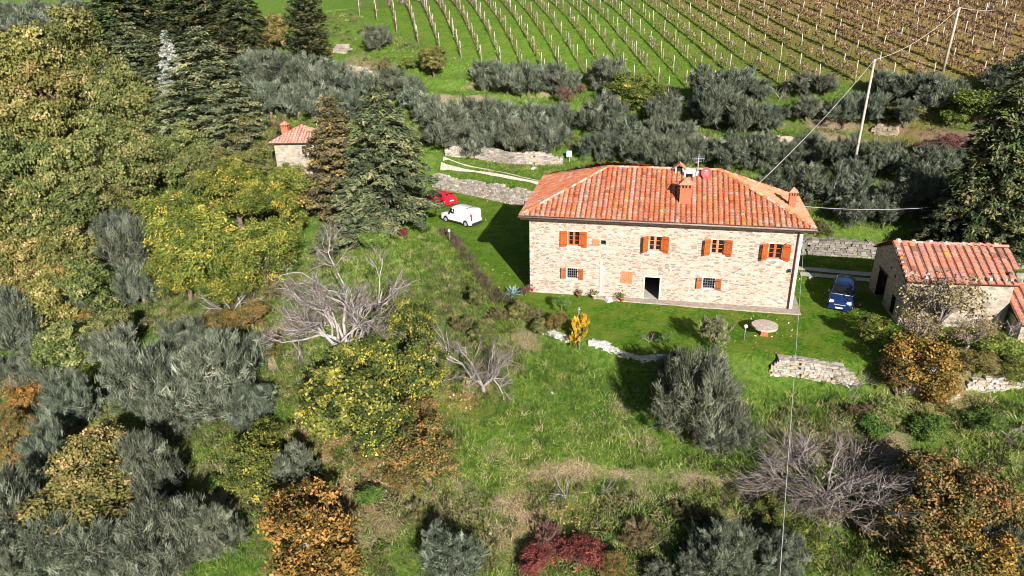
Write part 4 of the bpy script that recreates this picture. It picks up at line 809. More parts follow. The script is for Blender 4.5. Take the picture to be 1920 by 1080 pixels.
def bits(root, I, L, Wd, zh, zt_, fr='lens', plates=(1, 1), bump_m='plastic', tail=(.5, .9)):
    for s in (1, -1):
        mb = MB(); mb.box((L*.5-.42, s*(Wd*.5-.30)-.17, zh), (L*.5-.07, s*(Wd*.5-.30)+.17, zh+.14), 0, taper=.03); mb.build('headlight', M['lens'], root)
        mb = MB(); mb.box((-L*.5-.015, s*(Wd*.5-.15)-.075, tail[0]), (-L*.5+.12, s*(Wd*.5-.15)+.085, tail[1]), 0, taper=.012); mb.build('tail_light', M['tail'], root)
        mb = MB(); xm = L*.5-L*.33; mb.box((xm-.06, s*(Wd*.5+.02)-.09, zh+.28), (xm+.08, s*(Wd*.5+.02)+.09, zh+.42), 0, taper=.02); mb.build('wing_mirror', M[fr] if fr != 'lens' else M['plastic'], root)
    mb = MB(); mb.box((L*.5-.05, -Wd*.44, .22), (L*.5+.05, Wd*.44, .46), 0, taper=.03); mb.build('front_bumper', M[bump_m], root)
    mb = MB(); mb.box((-L*.5-.06, -Wd*.44, .24), (-L*.5+.05, Wd*.44, .48), 0, taper=.03); mb.build('rear_bumper', M[bump_m], root)
    mb = MB(); mb.box((L*.5+.045, -.26, .30), (L*.5+.062, .26, .41)); mb.build('number_plate', M['plate'], root)
    mb = MB(); mb.box((-L*.5-.075, -.26, zt_), (-L*.5-.058, .26, zt_+.11)); mb.build('number_plate', M['plate'], root)
# white van
L = 4.36; vp = (at_z(820,414,0)+at_z(866,428,0))/2
def heading(pa, pb):
    a = at_z(*pa, 0); b_ = at_z(*pb, 0); return math.atan2(b_[1]-a[1], b_[0]-a[0])
st = [(-2.18,.32,.95,1.60,.80,.64),(-2.12,.28,1.0,1.76,.86,.70),(-1.95,.26,1.02,1.80,.875,.72),(-.2,.26,1.02,1.82,.88,.72),(.35,.26,1.02,1.80,.88,.72),(.62,.26,1.02,1.70,.88,.70),(1.22,.26,1.02,1.10,.875,.70),(1.6,.26,.98,1.0,.86,.74),(2.0,.28,.84,.87,.82,.66),(2.18,.34,.66,.70,.70,.5)]
vc = at_z(862, 420, 0); vh = heading((880, 428), (833, 416))
van, I = car('white_van', 'white panel van with black roof bars parked on the lawn', L, 1.78, 1.82, st, M['pwhite'], (vc[0], vc[1]+.6, gz(vc[0], vc[1]+.6)), vh, {'side': [[(.15,1.10),(1.02,1.10),(.62,1.60),(.15,1.60)]], 'front': ((1.22,1.10,.68),(.64,1.68,.58))}, van=True)
bits(van, I, L, 1.78, .72, .62, tail=(.75, 1.45))
for x in (.35, -1.5):
    mb = MB(); mb.tube([(x, -.74, 1.80), (x, -.72, 1.90), (x, .72, 1.90), (x, .74, 1.80)], .022, 5); mb.build('roof_bar', M['plastic'], van)
mb = MB(); mb.box((-1.0, -.90, .30), (1.0, -.875, .40)); mb.box((-1.0, .875, .30), (1.0, .90, .40)); mb.build('side_trim', M['plastic'], van)
mb = MB(); 
for s in (1, -1):
    mb = MB(); mb.box((-1.25, s*.885-.004, 1.18), (-.35, s*.885+.004, 1.225), 0); mb.build('side_marking', plain('faint_blue_marking', (.35,.52,.60), .4), van)
    mb = MB(); mb.box((.0, s*.887-.006, .95), (.16, s*.887+.006, .98), 0); mb.build('door_handle', M['plastic'], van)
mb = MB(); mb.box((-2.20, -.55, .98), (-2.186, .3, 1.01)); mb.box((-2.19, -.012, .5), (-2.184, .012, 1.6)); mb.build('rear_door_trim', M['plastic'], van)
# red car
rc = at_z(826, 382, 0); L = 3.7
st = [(-1.85,.34,.75,.80,.72,.55),(-1.78,.28,.92,1.05,.80,.60),(-1.35,.26,.95,1.40,.82,.56),(-.7,.26,.93,1.47,.82,.56),(.1,.26,.92,1.44,.82,.56),(.45,.26,.92,1.32,.82,.56),(1.0,.26,.90,.96,.81,.64),(1.5,.28,.80,.84,.78,.6),(1.85,.34,.58,.62,.66,.45)]
rcar, I = car('red_car', 'small red hatchback half hidden by the cedar, in front of the stone wall', L, 1.65, 1.48, st, M['pred'], (rc[0], rc[1]+.3, gz(rc[0], rc[1])), R(146), {'side': [[(-1.25,.99),(-.35,.98),(-.35,1.34),(-1.0,1.33)],[(-.27,.98),(.72,.96),(.38,1.26),(-.27,1.34)]], 'front': ((1.0,.96,.58),(.46,1.31,.48)), 'rear': ((-1.76,1.0,.55),(-1.40,1.36,.46))})
bits(rcar, I, L, 1.65, .60, .60, bump_m='pred', tail=(.7, .95))
# blue car
L = 4.1; bc = at_z(1577, 565, 0); bh = heading((1585, 530), (1572, 582))
st = [(-2.05,.34,.80,.90,.76,.58),(-1.98,.28,.98,1.25,.84,.60),(-1.6,.26,1.0,1.52,.86,.58),(-.7,.26,.98,1.60,.86,.58),(0.0,.26,.97,1.58,.86,.58),(.3,.26,.97,1.52,.86,.58),(1.12,.26,.96,1.02,.85,.68),(1.6,.28,.86,.91,.82,.64),(2.05,.34,.62,.66,.70,.5)]
bcar, I = car('blue_car', 'dark blue family car parked in the barn shadow beside the farmhouse', L, 1.74, 1.6, st, M['pblue'], (bc[0], bc[1], gz(bc[0], bc[1])), bh, {'side': [[(-1.5,1.04),(-.75,1.03),(-.75,1.48),(-1.3,1.45)],[(-.68,1.03),(.75,1.0),(.25,1.44),(-.68,1.48)]], 'front': ((1.10,1.03,.70),(.33,1.51,.55)), 'rear': ((-1.97,1.05,.6),(-1.64,1.46,.5))})
bits(bcar, I, L, 1.74, .66, .62, bump_m='pblue')
mb = MB(); mb.tube([(1.14, -.72, 1.02), (1.18, 0, 1.045), (1.14, .72, 1.02)], .03, 5); mb.box((2.04, -.4, .56), (2.07, .4, .60)); mb.build('chrome_trim', M['metal'], bcar)

# ------------------------------------------------------------------ garden things
p = at_z(1432, 627, 0); tb = thing('stone_table', 'round pale millstone table on a brick pedestal standing on the lawn', 'table', (p[0], p[1], gz(p[0], p[1])))
mb = MB(); n = 26; ps = [(.95*(1+.03*sin(5*2*pi*q/n)+.02*rnd.random())*cos(2*pi*q/n), .95*(1+.02*rnd.random())*sin(2*pi*q/n)) for q in range(n)]
for q in range(n):
    a, b_ = ps[q], ps[(q+1) % n]; c = (.62, .50, .42); c = tuple(x*rnd.uniform(.85, 1.1) for x in c)
    mb.poly([(0, 0, .84), (*a, .82), (*b_, .82)], 0, c); mb.poly([(*a, .68), (*b_, .68), (*b_, .82), (*a, .82)], 0, c); mb.poly([(*b_, .68), (*a, .68), (0, 0, .68)], 0, c)
mb.build('table_top', M['millstone'], tb); mb = MB(); mb.box((-.24, -.24, -.1), (.24, .24, .68)); mb.box((-.29, -.29, -.1), (.29, .29, .1)); mb.build('pedestal', M['brick'], tb)
for (px, py, lab) in ((843, 452, 'white globe garden lamp standing on the lawn near the white van'), (1395, 638, 'white globe garden lamp left of the round stone table')):
    p = gp(px, py); lp = thing('garden_lamp', lab, 'lamp', p, group='globe lamps on the lawn')
    mb = MB(); mb.tube([(0, 0, -.1), (0, 0, .98)], .03, 6); mb.lathe([(.07, .96), (.07, 1.02)], 8); mb.build('post', M['iron'], lp)
    mb = MB(); mb.lathe([(.03, 1.02)]+[(.15*sin(pi*k/8), 1.17-.15*cos(pi*k/8)) for k in range(1, 8)]+[(.01, 1.32)], 14); mb.build('globe', M['globe'], lp)
def pot(px, py, z, r, lab, m='terracotta', dry=False, y=None, plantm='bush'):
    p = at_z(px, py, z); t = thing('flower_pot', lab, 'pot', (p[0], p[1], gz(p[0], p[1])+.02)); mb = MB(); mb.lathe([(r*.65, 0), (r*.95, r*1.3), (r*1.08, r*1.32), (r*1.08, r*1.5), (r*.9, r*1.5), (r*.85, r*1.3)], 14); mb.build('pot', M[m], t)
    rg = np.random.default_rng(int(px)); P = rg.normal(size=(90, 3))*[r*.7, r*.7, r*.5]+[0, 0, r*2.2]; a = unit(rg.normal(size=(90, 3))+[0, 0, .8]); V, F = cards(P, a*r*.4, unit(np.cross(a, rg.normal(size=(90, 3))))*r*.12); link('plant', npmesh('pot_plant', V, F, M[plantm], tint=np.repeat(rg.random(90), 4)), t)
pot(1085, 557, 0, .22, 'small terracotta pot at the foot of the wall under the barred window', plantm='brush'); pot(1114, 560, 0, .26, 'pale stone pot by the white pilaster at the wall foot', 'white', plantm='tanleaf'); pot(1165, 564, 0, .24, 'terracotta pot left of the dark open doorway', plantm='bush'); pot(998, 546, 0, .26, 'red pot beside the front left corner of the farmhouse', 'red', plantm='burgundy')
def rocks(label, pix, s, n, seed, c=(.74, .71, .66), name='white_stone', cat='stone'):
    rg = random.Random(seed); p = gp(*pix); mb = MB()
    for k in range(n):
        T = Matrix.Translation((p[0]+rg.uniform(-.5, .5)*s*n*.5, p[1]+rg.uniform(-.3, .3)*s, gz(p[0], p[1])+.05))@Matrix.Rotation(rg.uniform(0, 3), 4, 'Z'); r = s*rg.uniform(.6, 1); mb.box((-r, -r*.7, -.1), (r, r*.7, r*.6), 0, c, T, taper=r*.25)
        i0 = len(mb.v)-8
        for q in range(i0, i0+8): v_ = mb.v[q]; mb.v[q] = tuple(x+rg.uniform(-.12, .12)*s for x in v_)
    tag(mb.build(name, M['drystone']), label, cat)
rocks('flat white stone slab lying against the house wall left of the door', (1142, 565), .55, 1, 1); rocks('single white stone on the lower meadow under the fig', (917, 1002), .2, 1, 2); rocks('small pale stone in the dry leaves below the fig', (720, 925), .28, 1, 3); rocks('grey boulder on the verge above the rutted track', (1003, 317), .5, 1, 4); rocks('pale stone at the top of the meadow right of the bare tree', (1035, 738), .12, 1, 5); rocks('white rock on the lawn edge beside the house track', (1518, 523), .28, 1, 6)
# agave
p = gp(962, 556); ag = MB(); rg = random.Random(4)
for k in range(26):
    az = k*2.4; el = .35+.95*(k/26); L_ = 1.0*rg.uniform(.8, 1.05); prev = None; h = Vector((cos(az), sin(az), 0)); s = Vector((-sin(az), cos(az), 0))
    for q in range(6):
        f = q/5; c_ = h*(L_*f*cos(el)+.05)+Vector((0, 0, .1+L_*f*sin(el)-.25*f*f*L_*(1.4-el))); wv = .10*(1-f)**.6*(1+f*.8)+.004
        cur = (c_-s*wv+Vector((0, 0, .03)), c_, c_+s*wv+Vector((0, 0, .03)))
        if prev: ag.poly([prev[0], prev[1], cur[1], cur[0]], 0, sm=True); ag.poly([prev[1], prev[2], cur[2], cur[1]], 0, sm=True)
        prev = cur
o = ag.build('agave', M['agave'], loc=tuple(p)); tag(o, 'large blue grey agave rosette by the left corner of the farmhouse', 'plant')

# ------------------------------------------------------------------ poles and wires
def pole(label, base, top, r0, r1):
    t = thing('utility_pole', label, 'pole', tuple(base)); b_ = Vector(base); d = Vector(top)-b_
    mb = MB(); mb.tube([-d.normalized()*.4, d*.5, d], [r0, (r0+r1)/2, r1], 9); mb.build('shaft', M['pole'], t)
    mb = MB(); 
    for s in (-1, 1): mb.tube([d+Vector((0, 0, -.25)), d+Vector((s*.16, 0, -.25)), d+Vector((s*.16, 0, -.05))], .025, 5)
    mb.lathe([(r1*1.05, 0), (r1*.6, .08)], 8, tuple(d)); mb.build('insulator', M['metal'], t); return t
b1_ = at_t(1606, 281, 86); b1_[2] = gz(b1_[0], b1_[1]); top1 = at_t(1640, 112, float(np.linalg.norm(b1_-CAM))*.995)
b2_, t2 = ground(1768, 133); top2 = at_t(1799, 14, t2*.985)
pole('tall bleached wooden pole rising out of the olive trees behind the farmhouse', b1_, top1, .17, .12); pole('farther wooden pole standing in the rusty vineyard at upper right', b2_, top2, .19, .13)
def wire(label, a, b_, sag, r=.018, cat='cable', m='wire'):
    a, b_ = Vector(a), Vector(b_); P = []
    for k in range(25): t = k/24; p = a.lerp(b_, t); p.z -= sag*4*t*(1-t); P.append(p)
    mb = MB(); mb.tube(P, r, 5, 0); tag(mb.build('overhead_cable', M[m]), label, cat)
wire('cable strung between the two wooden poles over the vineyard edge', top2, top1, .9, .022); wire('cable running up to the right from the far pole', at_t(1960, -14, 175), top2, 1.4, .025)
wire('cable slanting down from the near pole to the farmhouse roof', top1, (18.3, 4.9, 8.75), .5, .018)
wire('long thin cable dropping from the farmhouse corner across the foreground', (21.75, -.35, 6.55), tuple(np.array([21.75, -.35, 6.55])+1.8*(at_t(1463, 1100, 24)-np.array([21.75, -.35, 6.55]))), .45, .012)
wire('short cable from the rear corner of the farmhouse into the dark fir', (22.3, 6.0, 7.0), at_t(1745, 389, 74), .25, .016)
mb = MB(); p = gp(1085, 610); mb.tube([(0, 0, -.1), (0, 0, 1.5)], .025, 5); mb.tube([(-.15, 0, 1.35), (.15, 0, 1.4)], .02, 5); mb.lathe([(.06, 1.45), (.02, 1.6)], 6); tag(mb.build('garden_stake', M['metal'], loc=tuple(p)), 'thin grey stake rising behind the golden shrub', 'stake')
for (px, py, lab) in ((882, 270, 'small white sign board under the olives above the stone wall'), (1068, 303, 'pale blue box at the right end of the upper stone wall')):
    p = gp(px, py); t = thing('sign_board' if px == 882 else 'utility_box', lab, 'sign' if px == 882 else 'box', tuple(p)); mb = MB(); mb.box((-.03, -.03, -.1), (.03, .03, .8)); mb.build('post', M['metal'], t); mb = MB(); mb.box((-.4, -.06, .6), (.4, -.031, 1.3) if px == 882 else (.25, .2, 1.4)); mb.build('board', plain('pale_blue_board', (.45,.60,.66), .4), t)
# ------------------------------------------------------------------ vineyard
def on_vine(px, py):
    return gp(px, py)[:2]
va = on_vine(872, 137); vb_ = on_vine(818, 2); VD_ = np.array(vb_)-np.array(va); VL = np.linalg.norm(VD_); VD_ = VD_/VL; VN = np.array([VD_[1], -VD_[0]])
if VN[0] < 0: VN = -VN
SP = 3.15; posts = []; RD0 = np.array([lx, ly])
def redness(x, y): return float(sstep(-16, 18, (x-lx)*.9+(y-ly)*.35))
vstem = M['bark']; ROWS = 0
ordn = ['first', 'second', 'third', 'fourth', 'fifth', 'sixth', 'seventh', 'eighth', 'ninth', 'tenth', 'eleventh', 'twelfth', 'thirteenth', 'fourteenth', 'fifteenth', 'sixteenth', 'seventeenth', 'eighteenth', 'nineteenth', 'twentieth']
ordn += ['twenty-'+q for q in ordn[:9]]+['thirtieth']+['thirty-'+q for q in ordn[:9]]+['fortieth']+['forty-'+q for q in ordn[:9]]
rg = np.random.default_rng(5); rowno = 0
for i in range(-6, 44):
    o = np.array(va)+VN*SP*i; s = np.arange(-70, 75, 1.0); pts = o+VD_*s[:, None]
    ok = seg_d(pts[:, 0], pts[:, 1], VINE) < -.3
    P3 = np.c_[pts, height(pts[:, 0], pts[:, 1])]; ux, uy = project(P3+[0, 0, 1.2]); ok &= (ux > -60) & (ux < 2000) & (uy > -45) & (((P3-CAM)@fw) > 0)
    ok &= ~((ux < 640) & (uy < 140))
    if ok.sum() < 6: continue
    ii_ = np.where(ok)[0]; ii_ = np.arange(ii_[0], ii_[-1]+1); V = []; T = []; P3 = P3[ii_]; r_ = np.array([redness(*q[:2]) for q in P3])
    for a, p, rr_ in zip(ii_, P3, r_):
        if rg.random() < .12: continue
        # twisted stem, then cordon, canes and the few leaves left
        n = int(8+14*rr_+5*rg.random()); q = p+np.c_[rg.uniform(-.55, .55, n)[:, None]*VD_+rg.normal(size=(n, 1))*.10*VN, rg.uniform(.55, 1.7, n)]; d = unit(rg.normal(size=(n, 3))*[.35, .35, .4]+[0, 0, .8]); L_ = rg.uniform(.12, .34, n)[:, None]; b_ = unit(np.cross(d, rg.normal(size=(n, 3))))*rg.uniform(.012, .035, (n, 1))
        V.append(np.stack([q-d*L_-b_, q-d*L_+b_, q+d*L_+b_, q+d*L_-b_], 1).reshape(-1, 3)); T.append(np.repeat(rg.uniform(0, 1, n)*(.6+.4*rr_), 4))
        n = int(2+17*rr_**1.5); q = p+np.c_[rg.uniform(-.6, .6, n)[:, None]*VD_+rg.normal(size=(n, 1))*.20*VN, rg.uniform(.5, 1.5, n)]; nn_ = unit(rg.normal(size=(n, 3))+[0, 0, .4]); a_ = unit(np.cross(nn_, rg.normal(size=(n, 3))))*.11; b_ = np.cross(nn_, a_)
        V.append(np.stack([q-a_-b_, q+a_-b_, q+a_+b_, q-a_+b_], 1).reshape(-1, 3)); T.append(np.repeat(rg.uniform(.15, .95, n), 4))
        st = np.array([0, 0, 1.]); b_ = np.r_[VN, 0]*.035; l_ = np.r_[VD_, 0]*rg.uniform(-.1, .1)
        V.append(np.array([p-b_, p+b_, p+b_*.7+st*.75+l_, p-b_*.7+st*.75+l_])); T.append(np.full(4, .12))
        b_ = np.r_[VD_, 0]*.035; V.append(np.array([p-b_, p+b_, p+b_*.7+st*.75+l_, p-b_*.7+st*.75+l_])); T.append(np.full(4, .12))
    for hgt in (.8, 1.35, 1.8):
        for a in range(0, len(P3)-1, 3):
            b_ = min(a+3, len(P3)-1); w_ = np.array([0, 0, .008]); V.append(np.array([P3[a]+[0, 0, hgt]-w_, P3[b_]+[0, 0, hgt]-w_, P3[b_]+[0, 0, hgt]+w_, P3[a]+[0, 0, hgt]+w_])); T.append(np.full(4, .9))
    if not V: continue
    V = np.concatenate(V); rowno += 1
    o_ = link('vine_row', npmesh('vine_row', V, np.arange(len(V)).reshape(-1, 4), M['vineleaf'], tint=np.concatenate(T)))
    side = 'grey leafless' if r_.mean() < .35 else ('part rusty' if r_.mean() < .75 else 'rusty brown'); tag(o_, f'{ordn[min(rowno-1, 48)]} vine row from the left, {side} vines on wires', 'vine row', 'vine rows of the hillside vineyard')
    k0 = int(rg.integers(0, 4))
    for a in range(len(P3)-1):
        if (a+k0) % 5 == 0 or a == 0: posts.append((P3[a], 0, rg.uniform(.9, 1.12)))
        elif rg.random() < .30: posts.append((P3[a], 1, rg.uniform(.75, 1.0)))
def post_mesh(r, h):
    mb = MB(); mb.tube([(0, 0, -.2), (0, 0, h)], [r, r*.9], 5); return mb.mesh('post', M['post'])
pm = [post_mesh(.065, 2.45), post_mesh(.04, 1.9)]
vis = []
for p, k, s in posts:
    ux, uy = project(p+[0, 0, 1]); vis.append((float(np.linalg.norm(p-CAM))/(s*(1 if k == 0 else .6)), p, k, s, -5 < ux < 1925 and -15 < uy < 260))
vis.sort(key=lambda q: (not q[4], q[0])); rest = []
for j, (d, p, k, s, on) in enumerate(vis):
    if j < 290 and on:
        o = link('vineyard_stake', pm[k]); o.location = tuple(p); o.scale = (1, 1, s); o.rotation_euler = (rnd.uniform(-.05, .05), rnd.uniform(-.05, .05), 0)
        tag(o, 'pale weathered wooden stake standing in a vine row' if k == 0 else 'thin short grey stick tied to a vine', 'stake', 'stakes of the vineyard rows' if k == 0 else 'thin sticks among the vines')
    elif on: rest.append((p, k, s))
mb = MB()
for p, k, s in rest: mb.tube([tuple(p-[0, 0, .2]), tuple(p+[0, 0, (2.45, 1.9)[k]*s])], (.065, .04)[k], 4)
if rest: o = mb.build('distant_stakes', M['post']); o['kind'] = 'stuff'

# ------------------------------------------------------------------ trees
def row(kind, pts, noun, where, cat='olive tree', name='olive_tree', mixk=None, group=None):
    pts = sorted(pts, key=lambda q: q[0]); n = len(pts)
    for i, q in enumerate(pts):
        px, py, wp = q[:3]; wp *= rnd.uniform(.72, 1.02) if px > 1280 else rnd.uniform(.96, 1.2); hp = q[3] if len(q) > 3 else None; k = kind if not mixk else rnd.choice([kind, kind, mixk])
        pos = 'leftmost' if i == 0 else ('rightmost' if i == n-1 else ordn[i]+' from the left')
        plant(k, f'{noun}, {pos} {where}', cat, px, py, wp, hp, name=name, group=group or where)
O = 'grey green olive'
row('olive', [(478,138,72),(528,135,74),(580,140,78),(632,150,68),(676,160,56)], O, 'in the upper band left of the vineyard')
row('olive', [(462,178,66),(505,188,70),(556,190,74),(608,196,70),(655,200,55)], O, 'in the band directly above the tower house')
row('olive', [(732,160,66),(770,180,64),(806,208,66),(850,228,84),(900,222,74),(948,222,66),(1000,228,70),(1050,225,72)], O, 'in the middle row behind the rutted track', mixk='olivedk')
row('olive', [(842,248,80),(890,268,70),(935,250,88),(980,262,84),(1030,256,80),(1130,218,84),(1165,262,84),(1120,275,66)], O, 'in the row just above the pale track wall', mixk='olivedk')
row('olivedk', [(915,142,64),(950,148,66),(990,148,66),(1035,150,56),(1068,152,46)], 'dark green olive', 'in the short row below the vineyard rows')
row('olive', [(1140,140,66),(1245,210,74),(1300,205,50),(1325,160,76),(1375,165,84),(1420,170,60),(1505,158,54),(1548,160,56)], O, 'along the vineyard foot left of the near pole', mixk='olivedk')
row('olive', [(1345,205,90),(1400,215,80),(1445,222,66),(1515,205,66),(1585,205,66),(1612,190,50)], O, 'in the second row left of the near pole', mixk='olivedk')
row('olive', [(1660,160,66),(1700,165,60),(1750,178,72),(1790,180,50),(1650,205,56),(1700,212,62),(1880,150,70),(1745,158,50)], O, 'right of the near pole below the rusty vines')
row('olivedk', [(1205,285,80),(1255,292,84),(1310,285,88),(1368,285,92),(1425,285,86),(1225,245,66),(1275,255,64)], 'dark grey olive', 'in the row behind the farmhouse ridge', mixk='olive')
row('olive', [(1480,290,84),(1530,280,76),(1585,290,90),(1655,300,76),(1745,310,84),(1790,300,60)], O, 'in the row around the near pole foot', mixk='olivedk')
row('olivedk', [(1460,345,90),(1515,345,84),(1585,350,90),(1690,365,92),(1745,370,88),(1600,395,80),(1660,400,80)], 'dark grey olive', 'in the lowest row above the retaining wall', mixk='olive')
plant('olivedk', 'lone dark olive bush on the grass at the foot of the vineyard rows', 'olive tree', 706, 72, 52, 44, name='olive_tree')
# left-hand and foreground olives
for px, py, wp, hp, k, lab in [
 (240,470,112,110,'olivedk','dark grey olive between the oak wood and the yellow robinia'),(215,430,70,66,'olivedk','small dark olive on the upper edge of the pair left of the robinia'),(262,530,90,90,'olivedk','lower dark olive of the pair left of the robinia'),
 (120,420,70,60,'olive','grey olive poking out of the turning oaks, upper left'),(25,610,96,110,'olive','grey olive at the left edge halfway up the picture'),(70,690,80,70,'olive','small round grey olive near the left edge'),
 (160,585,70,60,'olivedk','small grey olive among the oaks above the round one'),(20,700,60,60,'olivedk','little olive hard against the left edge under the tall one'),
 (210,655,90,80,'olive','silvery olive at the left shoulder of the big silvery pair'),(265,715,150,140,'olivebig','big silvery olive, left one of the large pair in the middle left'),(345,640,90,90,'olivedk','dark olive above the gap between the large silvery pair'),
 (400,720,190,160,'olivebig','big silvery olive, right one of the large pair in the middle left'),(455,660,110,100,'olive','grey olive on the upper right of the large silvery pair'),(470,760,110,80,'olivebig','low spreading olive at the lower right of the large pair'),(330,770,120,100,'olivebig','grey olive tucked under the large silvery pair'),
 (130,755,110,100,'olivebig','grey olive standing right of the orange bracken'),(92,850,90,110,'olivebig','rounded grey olive below right of the orange bracken'),(275,880,120,150,'olivebigdk','dark olive right of the yellow green oak bush'),
 (30,960,130,150,'olivebig','grey olive in the lower left corner, against the edge'),(120,1035,140,120,'olivebig','silvery green olive right of the corner olive'),(210,1050,150,120,'olivebig','grey olive at the bottom edge below the yellow green oak'),(310,1010,160,150,'olivebig','feathery olive in the bottom row left of the grassy gap'),(400,1000,110,110,'olivebigdk','dark olive in the bottom row beside the sunlit grass gap'),
 (280,930,90,70,'olivedk','small dark olive between the bottom row and the middle dark olive'),(20,1060,90,80,'olivebigdk','dark olive clipped by the bottom left corner'),
 (552,880,90,100,'olivedk','small dark olive above the golden orange tree'),(846,1045,140,110,'olivebig','grey olive bush at the bottom edge left of the crimson shrub'),
 (1315,745,195,215,'olivebigdk','large dark grey olive below the lawn in front of the house'),(1360,805,120,110,'olivebigdk','low dark olive on the right flank of the large dark one'),(1268,690,80,70,'olivebigdk','dark olive lobe left of the big one, by the white edging'),
 (1342,625,86,80,'palebush','pale young olive left of the globe lamp and round table'),(1365,1035,150,110,'olivebigdk','dark olive at the bottom edge right of the crimson shrub'),(1290,1065,70,60,'olivebig','small silvery olive in the dark at the bottom edge'),(1235,1075,60,40,'olivedk','tiny olive clipped by the bottom edge'),
 (1470,1040,110,90,'olivebig','dull olive at the bottom edge beside the long cable'),(1880,1040,110,100,'olivebigdk','grey olive in the lower right corner'),(95,45,70,50,'olive','distant grey olive at the top left above the wood'),(40,55,80,60,'olive','distant olive at the extreme top left'),(20,35,60,50,'olive','farthest olive in the top left corner'),(130,20,60,40,'olive','distant olive near the top edge on the left'),(70,20,50,36,'olive','small distant olive at the very top left'),(10,75,60,40,'olivedk','distant dark olive on the left edge'),(85,72,40,30,'olive','small distant olive just above the yellow oaks')]:
    plant(k, lab, 'olive tree', px, py, wp*.93, hp and hp*.93, name='olive_tree')
oaks = [(60,140,120,'oaky'),(135,110,120,'oak'),(25,205,130,'oaky'),(95,190,120,'oaky'),(165,175,120,'oak'),(230,205,110,'oak'),(10,280,120,'oaky'),(80,265,120,'oaky'),(150,255,130,'oak'),(215,265,110,'oak'),(285,235,110,'oak'),
 (50,340,130,'oak'),(120,330,130,'oaky'),(190,335,140,'oak'),(265,310,130,'oak'),(335,300,110,'oak'),(20,410,120,'oak'),(90,400,110,'oak'),(160,400,120,'oak'),(230,380,110,'oak'),(385,340,90,'oak'),(380,300,80,'oak'),(455,260,70,'oak'),(430,320,80,'oak')]
oaks.sort(key=lambda q: (round(q[1]/70), q[0]))
for i, (px, py, wp, k) in enumerate(oaks):
    band = round(py/70); same = [q for q in oaks if round(q[1]/70) == band]; j = same.index((px, py, wp, k))
    plant(k, f"{'yellowing' if k == 'oaky' else 'olive green'} oak crown, {ordn[j]} from the left in the wood's {ordn[band-1]} tier down", 'oak tree', px, py-8, wp*(sz_ := rnd.uniform(.78, 1.18)), wp*sz_*rnd.uniform(.85, 1.25), name='oak_tree', group='oaks of the left hand wood')
for px, py, wp, hp, k, lab in [(60,495,110,100,'oaky','tan and green oak in the middle of the left edge thicket'),(140,480,110,110,'oaky','pale oak right of the black shade at the left edge'),(105,560,110,110,'oaky','orange tinged oak above the small grey olives'),(165,545,110,110,'oak','green oak left of the dark olive pair'),(190,620,100,90,'oak','leafy green oak below the orange tinged one'),(120,650,110,90,'oak','low green oak between the round olive and the silvery pair'),(55,580,80,70,'oak','oak sapling over the tall left edge olive'),
  (190,860,140,120,'oaky','yellow green oak bush left of the dark olive, upper half'),(165,930,190,120,'oaky','yellow green oak bush above the bottom olives, lower half'),(15,520,70,90,'oak','dark oak at the left edge in the black shade'),(20,790,60,60,'rust','rusty bush in the orange bracken at the left edge'),(45,750,70,60,'orange','orange bracken clump right of the left edge'),(25,850,70,60,'rust','orange brown bracken clump below the others'),(70,810,50,40,'orange','small bright bracken clump against the grey olive'),(30,715,60,40,'tan','straw coloured bush above the bracken'),
  (95,475,90,80,'orange','orange crown at the top of the turning oaks on the left'),(75,545,80,70,'rust','rust brown crown left of the orange tinged oak'),(150,600,60,50,'orange','little orange crown beside the low green oak'),(520,540,70,60,'brush','brown bramble between the small white tree and the grey bare tree'),(545,500,60,46,'bush','green bush left of the grey bare tree'),(500,650,60,44,'rust','rusty bramble beside the dirt path'),(100,520,70,70,'orange','orange patch of leaves inside the turning oaks'),(60,430,60,46,'orange','small orange bush near the upper end of the turning oaks'),(165,212,46,30,'rust','russet bush seen through the upper oaks'),(235,745,40,36,'bush','green bush in the gap left of the big silvery olive'),(400,905,40,36,'bush','green clump beside the sunlit grass gap')]:
    plant(k, lab, 'oak tree' if k.startswith('oak') else 'bush', px, py, wp, hp, name='oak_tree' if k.startswith('oak') else 'bush')
